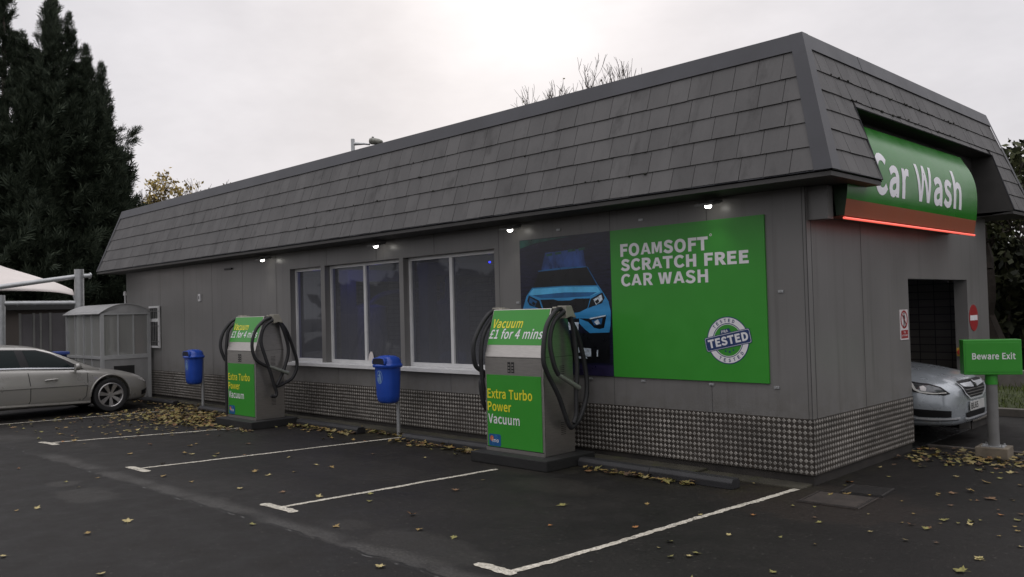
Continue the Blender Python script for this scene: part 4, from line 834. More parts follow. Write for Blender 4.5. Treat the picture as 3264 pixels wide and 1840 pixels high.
# ================================================================== wheel stops
def wheel_stop(a, b, label):
    a, b = Vector((*a, 0)), Vector((*b, 0)); d = b-a; t = empty('wheel_stop', a, math.atan2(d.y, d.x), label, 'wheel stop', 'black rubber wheel stops along the bays')
    Ln = d.length; q = MB(); n = max(2, round(Ln/.9)); sec = [(-.075, 0), (-.075, .06), (-.05, .095), (.05, .095), (.075, .06), (.075, 0)]
    for i in range(n):
        x0, x1 = Ln*i/n + .002, Ln*(i+1)/n - .002; dz = .004*(i % 2)
        q.prism([(x0, y, z+(dz if z > 0 else 0)) for y, z in sec], (x1-x0, 0, 0))
    q.build('rubber_block', m_rubber, t, bevel=.008)
wheel_stop((-2.50, -.50), (-.52, -.56), 'black wheel stop running from the large vacuum station to the building corner')
wheel_stop((-5.72, -.50), (-3.72, -.50), 'black wheel stop between the middle bin and the large vacuum station')
wheel_stop((-8.50, -.50), (-6.75, -.52), 'black wheel stop between the far vacuum station and the middle bin')
wheel_stop((-12.05, -.50), (-10.0, -.56), 'black wheel stop half buried in leaves beside the far bin')
wheel_stop((-15.2, -.42), (-13.4, -.42), 'black wheel stop in front of the pale parked car')

# ================================================================== cars
m_tyre = mat('tyre', (.012, .012, .012), .7, var=.2); m_alloy = mat('alloy', (.42, .41, .40), .33, .8, var=.08); m_chrome = mat('chrome', (.75, .76, .78), .12, 1., var=0)
m_silver = mat('silver trim', (.60, .62, .64), .25, .3, var=.05)
m_cg = mat('car glass', (.009, .0145, .0145), .03, var=0, spec=.10); m_trim = mat('car black trim', (.010, .010, .011), .5, var=.1, spec=.25)
def car(name, loc, rz, label, paint, body, house, wheels, fine):
    t = empty(name, loc, rz, label, 'car')
    NP = 9
    vs = []
    for (x, w, zb, zs_, zt) in body:
        zm = zb + (zs_-zb)*.5
        half = [(0, zb), (w*.82, zb), (w*.96, zb+.05), (w, zm), (w*.995, zm+.12*(zs_-zb)), (w*.965, zs_-.02), (w*.90, zs_+.012), (w*.62, zt-.012), (0, zt)]
        vs += [(x, -a, z) for a, z in half] + [(x, a, z) for a, z in half[-2:0:-1]]
    n = 16; fs_ = []
    for i in range(len(body)-1):
        for k in range(n): fs_.append((i*n+k, (i+1)*n+k, (i+1)*n+(k+1) % n, i*n+(k+1) % n))
    fs_ += [tuple(range(n)), tuple((len(body)-1)*n+k for k in range(n))[::-1]]
    q = MB(); q.add(vs, fs_); b = q.build('body', paint, t)
    md = b.modifiers.new('s', 'SUBSURF'); md.levels = md.render_levels = 3
    cut = []
    for wx in wheels[0]:
        for sy in (-1, 1):
            c = MB(); c.lathe([(wheels[1]+.055, sy*.62), (wheels[1]+.055, sy*1.3)], 40, 'y', c=(wx, 0, wheels[1]+.01)); co = c.build('cutter', m_trim, t); cut.append(co)
            md = b.modifiers.new('b', 'BOOLEAN'); md.operation = 'DIFFERENCE'; md.object = co; md.solver = 'EXACT'
    apply_mods(b)
    for co in cut: bpy.data.objects.remove(co)
    b.data.shade_smooth()
    bm = bmesh.new(); bm.from_mesh(b.data)
    for e in bm.edges:
        if len(e.link_faces) == 2 and e.calc_face_angle(0) > R(38): e.smooth = False
    bm.to_mesh(b.data); bm.free()
    vs = []; NH = 11
    for (x, zb, wb, ze, wr, zc) in house:
        half = [(wb, zb-.05), (wb+(wr-wb)*.35+.012, zb+(ze-zb)*.35), (wb+(wr-wb)*.75+.012, zb+(ze-zb)*.75), (wr, ze), (wr*.72, (ze+zc)/2+.008), (0, zc)]
        vs += [(x, -a, z) for a, z in half] + [(x, a, z) for a, z in half[-2::-1]]
    n = 11; fs_ = []
    for i in range(len(house)-1):
        for k in range(n-1): fs_.append((i*n+k, (i+1)*n+k, (i+1)*n+k+1, i*n+k+1))
    q = MB(); q.add(vs, fs_); hs = q.build('roof', paint, t)
    md = hs.modifiers.new('s', 'SUBSURF'); md.levels = md.render_levels = 2; apply_mods(hs); hs.data.shade_smooth()
    for wx in wheels[0]:
        for sy in (-1, 1):
            r, rr = wheels[1], wheels[2]
            wt = MB(); y0 = sy*(wheels[3]); wt.lathe([(rr, -.10*sy), (r-.02, -.10*sy), (r, -.07*sy), (r, .06*sy), (r-.015, .092*sy), (rr+.02, .10*sy), (rr, .09*sy)], 40, 'y', c=(0, 0, 0), caps=False)
            wo = wt.build('wheel', m_tyre, t, smooth=40, loc=(wx, y0-.1*sy, r))
            rm = MB(); rm.lathe([(rr+.004, .094*sy), (rr-.012, .10*sy), (rr-.022, .09*sy), (rr-.03, .0), (rr-.03, -.08*sy)], 40, 'y', caps=False)
            rm.lathe([(.001, .075*sy), (.045, .075*sy), (.055, .06*sy), (.06, .0)], 20, 'y', caps=False)
            for k in range(7):
                a = 2*math.pi*k/7 + .25
                def P(rad, da, y): return (rad*math.cos(a+da), y, rad*math.sin(a+da))
                yy = .07*sy; y2 = .088*sy
                rm.add([P(.03, -.6, yy), P(.03, .6, yy), P(rr-.015, .19, y2), P(rr-.015, -.19, y2), P(.03, -.6, yy-.03*sy), P(.03, .6, yy-.03*sy), P(rr-.015, .19, y2-.04*sy), P(rr-.015, -.19, y2-.04*sy)], [(0, 1, 2, 3), (1, 5, 6, 2), (0, 3, 7, 4), (4, 7, 6, 5)])
            rm.build('rim', m_alloy, wo)
            bd = MB(); bd.lathe([(.001, -.02*sy), (rr-.03, -.02*sy)], 24, 'y', caps=False); bd.build('brake_disc', mat('dark brake', (.02, .02, .02), .5, .5), wo)
    fine(t, b, hs)
    return t
SIDE_R = ((0, -1.5, 0), (1, 0, 0), (0, 0, 1))       # seen from the right-hand side: normal -y
SIDE_L = ((0, 1.5, 0), (-1, 0, 0), (0, 0, 1))
def strip(pts, w):
    P = [Vector((*p, 0)) for p in pts]; l, r = [], []
    for i in range(len(P)):
        d = (P[min(i+1, len(P)-1)] - P[max(i-1, 0)]).normalized(); s = Vector((-d.y, d.x, 0)) * w/2
        l.append((P[i]+s)[:2]); r.append((P[i]-s)[:2])
    return [[l[i], r[i], r[i+1], l[i+1]] for i in range(len(P)-1)]
def sides(t, name, m, bvh, polys, off=.004, step=.06, both=True):
    for k, S in enumerate((SIDE_R, SIDE_L)):
        if k and not both: break
        q = MB()
        for p in polys:
            pp = p if k == 0 else [(-x, z) for x, z in p][::-1]
            decal(q, bvh, pp, S, step, off)
        o = q.build(name, m, t, smooth=60)
    return o
def pale_car(t, b, hs):
    bb_, hb_ = bvh_of(b), bvh_of(hs)
    top = ((0, 0, 2.), (0, 1, 0), (-1, 0, 0)); top = ((0, 0, 2.), (1, 0, 0), (0, 1, 0))
    sides(t, 'pillar_trim', m_trim, hb_, [[(-1.30, .86), (-1.42, .93), (-1.62, 1.05), (-1.86, 1.18), (-2.1, 1.255), (-2.7, 1.285), (-3.2, 1.25), (-3.5, 1.13), (-3.62, .99), (-3.5, .965), (-2.3, .915), (-1.6, .865)]], .010)
    sides(t, 'side_window', m_cg, hb_, [[(-1.52, .89), (-1.64, 1.03), (-1.87, 1.155), (-2.08, 1.228), (-2.33, 1.255), (-2.25, .935)]], .015)
    sides(t, 'side_window', m_cg, hb_, [[(-2.47, 1.262), (-2.8, 1.262), (-3.15, 1.23), (-3.15, .97), (-2.40, .945)]], .015)
    sides(t, 'belt_chrome', m_silver, hb_, strip([(-1.45, .882), (-1.6, .888), (-2.3, .932), (-2.8, .950), (-3.5, .975)], .022), .020)
    q = MB(); decal(q, hb_, [(-1.12, -.60), (-1.12, .60), (-1.85, .52), (-1.85, -.52)], top, .08, .005); q.build('windscreen', m_cg, t, smooth=60)
    sides(t, 'door_seam', m_trim, bb_, strip([(-1.27, .83), (-1.27, .6), (-1.30, .34), (-1.36, .28)], .010), .006); sides(t, 'door_seam', m_trim, bb_, strip([(-2.30, .90), (-2.26, .6), (-2.26, .34), (-2.29, .27)], .010), .006)
    sides(t, 'side_moulding', b.data.materials[0], bb_, [[(-1.26, .595), (-1.26, .555), (-3.1, .575), (-3.1, .615)]], .014)
    sides(t, 'moulding_shadow', m_trim, bb_, strip([(-1.26, .551), (-3.1, .571)], .006), .004)
    sides(t, 'sill_trim', mat('pale sill', (.62, .60, .55), .3, .2), bb_, strip([(-1.22, .235), (-2.2, .262), (-3.1, .285)], .036), .022)
    for sy in (-1, 1):
        pts = []
        for x in range(-4, 185, 6):
            px_, pz_ = -.84+.383*math.cos(R(x)), .335+.383*math.sin(R(x)); hh = bb_.ray_cast(Vector((px_+.012*math.cos(R(x)), sy*2, pz_+.012*math.sin(R(x)))), Vector((0, -sy, 0)))
            pts.append((px_, (hh[0].y if hh[0] and abs(hh[0].y) > .7 else sy*.87) + sy*.002, pz_))
        q = MB(); q.tube(pts, .017, 8); q.build('wheel_arch_lip', b.data.materials[0], t, smooth=60)
    sides(t, 'headlight', mat('lamp glass', (.48, .47, .45), .08, .3, var=.3, vs=30), bb_, [[(-.40, .69), (-.28, .665), (-.15, .575), (-.09, .53), (-.12, .52), (-.27, .59)]], .005)
    sides(t, 'bumper_grille', m_trim, bb_, [[(-.22, .36), (-.06, .40), (-.06, .30), (-.22, .27)]], .005)
    for sy in (-1, 1):
        q = MB(); q.tube([(-2.02, sy*.905, .69), (-1.98, sy*.918, .70), (-1.86, sy*.92, .705), (-1.80, sy*.905, .70)], .016, 8); q.build('door_handle', b.data.materials[0], t, smooth=60)
        q = MB(); q.lathe([(.02, 0), (.062, .015), (.07, .06), (.062, .10), (.03, .12)], 14, 'x', c=(-1.53, sy*.96, .915)); q.box(-1.48, min(sy*.80, sy*.93), .86, -1.44, max(sy*.80, sy*.93), .88); q.build('wing_mirror', b.data.materials[0], t, smooth=50)
m_p1 = mat('pale gold metallic', (.29, .282, .258), .30, .35, var=.03, vs=2, coat=.6)
car('parked_car', (-14.40, -.80, 0), R(90), 'pale gold car parked beside the grey shelter', m_p1,
    [(0, .44, .30, .45, .49), (-.05, .62, .21, .53, .58), (-.16, .76, .16, .61, .67), (-.38, .84, .15, .68, .755), (-.80, .885, .15, .755, .835), (-1.2, .895, .155, .81, .895), (-1.55, .90, .16, .855, .93), (-2.1, .90, .17, .885, .94), (-3.0, .90, .18, .935, .955), (-3.8, .89, .18, .955, .98), (-4.3, .86, .2, .95, 1.0), (-4.55, .76, .28, .88, .94), (-4.6, .6, .4, .8, .86)],
    [(-1.0, .83, .70, .845, .69, .875), (-1.1, .835, .74, .875, .68, .925), (-1.5, .855, .81, 1.055, .66, 1.10), (-1.85, .88, .83, 1.215, .63, 1.27), (-2.15, .90, .835, 1.295, .60, 1.35), (-2.6, .915, .84, 1.325, .59, 1.39), (-3.2, .935, .84, 1.30, .59, 1.37), (-3.8, .95, .82, 1.19, .59, 1.26), (-4.3, .96, .75, 1.0, .62, 1.03)],
    ((-.84, -3.55), .325, .235, .875), pale_car)
def silver_car(t, b, hs):
    bb_, hb_ = bvh_of(b), bvh_of(hs)
    top = ((0, 0, 2.), (1, 0, 0), (0, 1, 0)); FR = ((1.5, 0, 0), (0, 1, 0), (0, 0, 1))
    q = MB(); decal(q, hb_, [(-1.2, -.62), (-1.2, .62), (-1.95, .54), (-1.95, -.54)], top, .08, .006); q.build('windscreen', m_cg, t, smooth=60)
    sides(t, 'side_window', m_cg, hb_, [[(-1.5, .96), (-1.75, 1.15), (-2.1, 1.30), (-2.9, 1.34), (-3.5, 1.2), (-3.6, 1.03)]], .006)
    for sy in (-1, 1):
        c, s = math.cos(R(48)), math.sin(R(48)); S = ((0.9*c, sy*1.5, 0), (s, 0, 0), (0, 0, 1))
        u = Vector((c, -sy*-0 + 0, 0))
        n = Vector((.55, sy*.835, 0)).normalized(); u = Vector((0, 0, 1)).cross(n)        # in-plane axis
        o = Vector((-.28, sy*.84, 0))
        sg = -sy    # along-u sign so that +a runs towards the nose
        def PP(L_): 
            r = [(sg*-a if u.x < 0 else sg*a, z) for a, z in L_]
            r = [((a if u.x > 0 else -a), z) for a, z in L_]; return r
        F_ = (o, u, (0, 0, 1))
        ml_ = mat('headlamp glass', (.10, .105, .11), .06, .2, var=.5, vs=14)
        q = MB(); decal(q, bb_, PP([(-.42, .80), (-.2, .785), (.05, .755), (.17, .72), (.27, .64), (.20, .625), (.02, .635), (-.2, .68), (-.42, .745)]), F_, .05, .006); hl = q.build('headlight', m_trim, t, smooth=60)
        q = MB(); decal(q, bb_, PP([(-.22, .77), (.03, .742), (.15, .71), (.20, .665), (.05, .66), (-.08, .675), (-.20, .72)]), F_, .04, .010); q.build('lens', ml_, hl, smooth=60)
        q = MB(); decal(q, bb_, PP([(-.24, .775), (-.13, .775), (-.10, .70), (-.05, .672), (.08, .655), (.22, .66), (.22, .648), (.06, .642), (-.07, .658), (-.125, .69), (-.15, .758), (-.24, .762)]), F_, .04, .013); q.build('light_strip', mat('lamp strip', (.62, .62, .58), .2, var=.1), hl, smooth=60)
        q = MB(); decal(q, bb_, PP([(-.06, .725), (-.02, .735), (.01, .71), (-.0, .675), (-.05, .68)]), F_, .04, .014); q.build('projector_lens', m_alloy, hl, smooth=60)
        q = MB(); decal(q, bb_, PP([(-.24, .475), (-.1, .465), (.12, .452), (.27, .44), (.27, .365), (-.08, .37), (-.17, .405)]), F_, .05, .006); q.build('fog_recess', m_trim, t, smooth=60)
        q = MB()
        for P_ in strip([(-.36, .475), (-.28, .43), (-.20, .38), (-.1, .358), (.1, .35), (.38, .35)], .022): decal(q, bb_, PP(P_), F_, .05, .016)
        q.build('chrome_blade', m_silver, t, smooth=60)
        q = MB()
        for P_ in strip([(-.42, .335), (-.1, .322), (.38, .325)], .006): decal(q, bb_, PP(P_), F_, .05, .004)
        q.build('bumper_seam', m_trim, t, smooth=60)
    g_ = [(-.43, .745), (-.36, .765), (.36, .765), (.43, .745), (.36, .63), (.22, .565), (-.22, .565), (-.36, .63)]
    q = MB(); decal(q, bb_, g_, FR, .05, .012); gr = q.build('grille', m_trim, t, smooth=60)
    q = MB()
    for P_ in strip([(-.445, .755), (-.37, .625), (-.22, .552), (.22, .552), (.37, .625), (.445, .755)], .020): decal(q, bb_, P_, FR, .05, .020)
    decal(q, bb_, [(-.40, .735), (.40, .735), (.36, .70), (.09, .68), (-.09, .68), (-.36, .70)], FR, .05, .022); q.build('chrome_surround', m_silver, gr, smooth=60)
    q = MB()
    for z in (.66, .625, .59): 
        for P_ in strip([(-.34+(.66-z), z), (.34-(.66-z), z)], .009): decal(q, bb_, P_, FR, .05, .017)
    q.build('slat', m_alloy, gr, smooth=60)
    q = MB(); decal(q, bb_, [(.05*math.cos(a), .71+.05*math.sin(a)) for a in [2*math.pi*k/16 for k in range(16)]], FR, .06, .032); q.build('badge', m_chrome, gr, smooth=60)
    q = MB(); q.box(.012, -.26, .405, .022, .26, .515); pl = q.build('number_plate', mat('plate white', (.50, .50, .48), .4), t, bevel=.002)
    q = MB(); v, f = fit('BL65', -.235, .02, .425, .50, bold=.03); q.add([(.0235, a, z) for a, z in v], f); q.build('plate_characters', m_black, pl)
    q = MB(); decal(q, bb_, [(-.36, .39), (.36, .39), (.33, .325), (-.33, .325)], FR, .05, .008); q.build('lower_grille', m_trim, t, smooth=60)
    q = MB()
    for P_ in strip([(-.42, .335), (-.3, .318), (.3, .318), (.42, .335)], .022): decal(q, bb_, P_, FR, .05, .02)
    q.build('chrome_blade', m_silver, t, smooth=60)
    sides(t, 'bonnet_seam', m_trim, bb_, strip([(-.32, .755), (-.7, .815), (-1.1, .865)], .006), .003)
m_p2 = mat('silver blue metallic', (.38, .415, .44), .28, .35, var=.03, vs=2, coat=.7)
car('moving_car', (.36, 3.60, 0), 0, 'silver car nosing out of the wash exit', m_p2,
    [(0, .50, .30, .60, .66), (-.04, .66, .25, .66, .735), (-.12, .78, .235, .70, .80), (-.32, .875, .23, .745, .87), (-.7, .915, .22, .80, .93), (-1.1, .93, .2, .86, .98), (-1.5, .93, .2, .92, 1.02), (-2.5, .93, .2, .96, 1.0), (-3.6, .92, .2, .98, 1.0), (-4.4, .88, .22, .98, 1.02), (-4.75, .78, .3, .9, .96), (-4.8, .6, .4, .8, .86)],
    [(-1.1, .88, .72, .90, .70, .95), (-1.25, .90, .76, .96, .69, 1.01), (-1.65, .92, .83, 1.15, .66, 1.2), (-2.0, .94, .85, 1.30, .62, 1.36), (-2.5, .96, .85, 1.37, .60, 1.43), (-3.2, .97, .85, 1.37, .60, 1.43), (-3.9, .98, .82, 1.22, .6, 1.30), (-4.4, .99, .76, 1.03, .64, 1.06)],
    ((-.95, -3.7), .33, .23, .90), silver_car)

# ================================================================== left background: shelter, canopy, fence, brick wall
sh = empty('glazed_shelter', (-15.5, -.6, 0), 0, 'grey glazed shelter with curved roof against the building', 'shelter')
m_sf = mat('grey shelter frame', (.38, .385, .38), .4, .3, var=.06); m_sg = glass('hazy shelter glazing', (.80, .82, .80), .9, .08, (.52, .52, .49), .36); m_spn = mat('grey shelter panel', (.23, .23, .225), .5, var=.08)
x0, x1, y0, y1 = -2.2, 0., -.51, .49
def arcz(y): return 1.97 + .16*(1 - ((y-(y0+y1)/2)/((y1-y0)/2))**2)
q = MB()
for (x, y) in ((x1, y0), (x1, y1), (x0, y0), (x0, y1)): q.box(x-.03, y-.035, 0, x+.03, y+.035, 1.97)
for y in (y0, y1): q.box(x0, y-.03, .94, x1-.03, y+.03, 1.0); q.box(x0, y-.03, 1.92, x1-.03, y+.03, 1.97)
q.box(x1-.03, y0+.035, .93, x1+.03, y1-.035, 1.02); q.box(x1-.03, y0+.035, 1.90, x1+.03, y1-.035, 1.97)
for y in (-.18, .15): q.box(x1-.02, y-.015, 1.02, x1+.02, y+.015, 1.90)
for x in (-.6, -1.1, -1.65): q.box(x-.018, y0-.02, .1, x+.018, y0+.02, 1.92)
q.build('frame', m_sf, sh)
q = MB(); q.quad((x1, y0, 1.02), (x1, y1, 1.02), (x1, y1, 1.9), (x1, y0, 1.9)); q.build('side_glazing', m_sg, sh)
q = MB(); q.quad((x0, y0, 1.0), (x1, y0, 1.0), (x1, y0, 1.92), (x0, y0, 1.92)); q.quad((x0, y0, .12), (x1, y0, .12), (x1, y0, .94), (x0, y0, .94)); q.build('front_glazing', m_sg, sh)
q = MB(); q.box(x1-.015, y0+.035, .06, x1+.015, y1-.035, .93); q.build('kick_panel', m_spn, sh)
q = MB(); q.box(x1-.02, -.28, .58, x1+.02, .16, .78); q.build('dark_slot', m_black, sh)
q = MB(); ys = np.linspace(y0-.08, y1+.05, 13)
for a, b in zip(ys, ys[1:]):
    q.add([(x0-.1, a, arcz(a)), (x1+.05, a, arcz(a)), (x1+.05, b, arcz(b)), (x0-.1, b, arcz(b)), (x0-.1, a, arcz(a)+.015), (x1+.05, a, arcz(a)+.015), (x1+.05, b, arcz(b)+.015), (x0-.1, b, arcz(b)+.015)], [(3, 2, 1, 0), (4, 5, 6, 7), (1, 2, 6, 5), (0, 4, 7, 3)])
q.build('curved_roof', mat('grey roof sheet', (.27, .27, .265), .45, var=.1), sh, smooth=30)
q = MB(); q.poly([(x1+.031, a, arcz(a)-.001) for a in ys[::-1]] + [(x1+.031, y0-.08, 1.93), (x1+.031, y1+.05, 1.93)]); q.build('gable', mat('grey roof sheet', (.27, .27, .265)), sh)
# things inside/behind the shelter that show through: a poster-like green board and a red-brown board on the far wall
q = MB(); q.box(-17.03, -.95, .9, -16.98, -.45, 2.0)
tag(q.build('notice_board', mat('faded green board', (.10, .17, .06), .6, var=.4, vs=5)), 'faded green board seen through the shelter glazing', 'board')
q = MB(); q.box(-16.4, -.06, .95, -15.95, -.02, 1.9)
tag(q.build('notice_board', mat('faded red board', (.16, .085, .08), .6, var=.4, vs=5)), 'faded red board on the wall behind the shelter glazing', 'board')

cn = empty('fabric_canopy', (-18.1, -.75, 0), 0, 'pale stretched fabric canopy on grey steel posts', 'canopy')
CO = (18.1, .75, 0)
def cpart(mb, nm, m, **k): o = mb.build(nm, m, cn, **k); o.location = CO; return o
q = MB(); q.tube([(-18.09, -.72, 0), (-18.09, -.72, 3.03)], .105, 16); cpart(q, 'post', m_galv, smooth=50)
q = MB(); q.tube([(-18.53, -2.29, 0), (-18.53, -2.29, 2.43)], .10, 16); cpart(q, 'post', m_galv, smooth=50)
q = MB(); q.tube([(-18.02, -.45, 2.875), (-18.1, -.70, 2.87), (-18.53, -2.30, 2.62), (-18.9, -3.6, 2.4)], [.05, .055, .06, .06], 10); q.tube([(-18.05, -.50, 2.875), (-18.05, -.47, 2.875)], .08, 10); cpart(q, 'arm', m_galv, smooth=50)
q = MB(); q.tube([(-18.11, -.80, 2.22), (-18.53, -2.29, 2.24), (-18.9, -3.6, 2.26)], .06, 10)
for k in range(5): y = -.9 - .35*k; q.tube([(-18.1-.286*(-.75-y), y, 2.223), (-18.1-.286*(-.75-y+.02), y-.02, 2.223)], .066, 10)
cpart(q, 'rail', m_galv, smooth=50)
q = MB(); q.tube([(-18.11, -.8, 2.24), (-18.12, -.84, 2.40)], .02, 8); cpart(q, 'tension_fitting', m_galv)
top_ = [(-.80, 2.405), (-1.0, 2.56), (-1.46, 2.80), (-1.9, 3.0), (-2.29, 3.13), (-3.2, 3.36), (-4.4, 3.5)]
bot_ = [(-.80, 2.395), (-1.1, 2.47), (-1.5, 2.51), (-1.9, 2.525), (-2.29, 2.53), (-3.2, 2.52), (-4.4, 2.45)]
NU = 24; tp = smooth_path([(0, a, 1.76+(b-1.76)*1.22) for a, b in top_], 4); bt_ = smooth_path([(0, *p) for p in bot_], 4); q = MB(); vs = []
for a, b in zip(tp, bt_):
    for k in range(9):
        u = k/8; y = a.y*(1-u) + b.y*u; z = a.z*(1-u) + b.z*u; xx = -18.15 + .286*(y+.75) - 2.2*(1-u)*(min(1, (-.75-y)/1.0)) ** .8 * .9
        vs.append((xx, y, z + .03*math.sin(math.pi*u)))
n = 9; q.add(vs, [(i*n+k, i*n+k+1, (i+1)*n+k+1, (i+1)*n+k) for i in range(len(tp)-1) for k in range(8)])
o = cpart(q, 'fabric', mat('off white canvas', (.60, .555, .52), .8, var=.06, vs=2)); md = o.modifiers.new('t', 'SOLIDIFY'); md.thickness = .008; apply_mods(o); o.data.shade_smooth()

fe = empty('panel_fence', (-19.3, -1.2, 0), 0, 'grey screen fence of flat panels behind the pale car', 'fence')
q = MB(); q.prism([(-19.42, -1.66, .0), (-19.13, -.66, .0), (-19.13, -.66, 2.0), (-19.42, -1.66, 1.98)], (-.03, .01, 0)); o = q.build('panel', mat('grey fence sheet', (.135, .128, .132), .6, var=.12, vs=2), fe); o.location = (19.3, 1.2, 0)
for k in (0, .28, .42, .62, 1.0):
    x, y = -19.42 + .29*k + .03, -1.66 + 1.0*k; q = MB(); q.box(x-.012, y-.025, 0, x+.02, y+.025, 2.01); o = q.build('post', mat('grey fence post', (.20, .20, .19), .5), fe); o.location = (19.3, 1.2, 0)
m_brick = bpy.data.materials.new('red brick'); m_brick.use_nodes = True
N = NT(m_brick); bt = N.n('ShaderNodeTexBrick'); mpp = N.n('ShaderNodeMapping'); mpp.inputs['Rotation'].default_value = (R(90), 0, R(90)); N.put(mpp.inputs[0], N.tc.outputs['Object']); N.put(bt.inputs[0], mpp.outputs[0])
bt.inputs['Scale'].default_value = 1; bt.inputs['Brick Width'].default_value = .225; bt.inputs['Row Height'].default_value = .075; bt.inputs['Mortar Size'].default_value = .01
bt.inputs[1].default_value = (.20, .060, .040, 1); bt.inputs[2].default_value = (.15, .046, .032, 1); bt.inputs[3].default_value = (.10, .085, .075, 1)
N.put(N.b.inputs['Base Color'], bt.outputs[0]); N.b.inputs['Roughness'].default_value = .85
bk = empty('brick_building', (-21.5, -2.5, 0), 0, 'low red brick building behind the canopy', 'building')
q = MB(); q.box(-1.5, -3.5, 0, 0, 2.6, 2.12); q.build('wall', m_brick, bk)
q = MB(); q.box(-1.7, -3.7, 2.12, .18, 2.75, 2.36); q.build('roof', mat('dark roof edge', (.03, .03, .03), .7), bk)
q = MB(); q.box(-16.75, -1.93, 0, -16.1, -1.60, 1.16, 0); 
t = empty('wheeled_bin', (-16.32, -1.86, 0), R(12), 'blue lidded bin just showing over the pale car', 'wheeled bin')
q = MB(); q.prism([(-.2, -.22, .08), (.2, -.22, .08), (.2, .22, .08), (-.2, .22, .08)], (0, 0, .98)); q.build('body', mat('dark blue plastic', (.015, .025, .09), .5), t, bevel=.02)
q = MB(); q.box(-.24, -.26, 1.06, .24, .26, 1.13); q.build('lid', mat('blue bin lid', (.04, .07, .24), .4), t, bevel=.02)
for y in (-.24, .24): q = MB(); q.lathe([(.03, 0), (.1, 0), (.1, .04), (.03, .04)], 16, 'y', c=(-.18, y-.02, .1)); q.build('wheel', m_tyre, t)
q = MB(); q.tube([(-.25, -.2, 1.1), (-.25, .2, 1.1)], .018, 8); q.build('handle', m_black, t)

# ================================================================== street lamp behind
sl = empty('street_lamp', (-16.8, 6.36, 0), 0, 'grey street lamp rising behind the slate roof', 'street lamp')
q = MB(); q.tube([(0, 0, 0), (0, 0, 6.86)], [.07, .055], 10); q.build('post', m_galv, sl)
q = MB(); q.tube([(0, 0, 6.72), (.2, .26, 6.72), (.30, .40, 6.70)], [.055, .03, .025], 8); q.build('arm', m_galv, sl)
ax = Vector((.6, .8, 0))
q = MB(); q.lathe([(.01, -.10), (.09, -.09), (.14, -.02), (.12, .16), (.075, .26), (.03, .29)], 12, 'x'); o = q.build('lantern', mat('weathered lantern', (.20, .20, .17), .5, var=.5, vs=14), sl, smooth=50, loc=(.34, .45, 6.80), rot=(0, R(6), math.atan2(.8, .6))); o.scale = (1.05, .9, .75)
q = MB(); q.tube([(0, 0, .08), (0, 0, .17)], .03, 8); q.build('photocell', m_black, o)

# ================================================================== trees
rng = np.random.default_rng(11)
def leaf_mat(name, c1, c2, rough=.7):
    m = bpy.data.materials.new(name); m.use_nodes = True; N = NT(m)
    N.put(N.b.inputs['Base Color'], N.mix(N.geo.outputs['Random Per Island'], c1, c2)); N.b.inputs['Roughness'].default_value = rough; N.b.inputs['Specular IOR Level'].default_value = .2
    return m
def np_mesh(name, V, F, m, parent, smooth=False):
    me = bpy.data.meshes.new(name); me.from_pydata(V.tolist() if hasattr(V, 'tolist') else V, [], F.tolist() if hasattr(F, 'tolist') else F)
    for x in (m if isinstance(m, list) else [m]): me.materials.append(x)
    o = bpy.data.objects.new(name, me); COL.objects.link(o); o.parent = parent; return o
m_con = leaf_mat('cypress foliage', (.012, .020, .012), (.055, .070, .044)); m_bark = mat('bark', (.045, .036, .028), .9, var=.3, vs=8, bump=.6, bs=20)
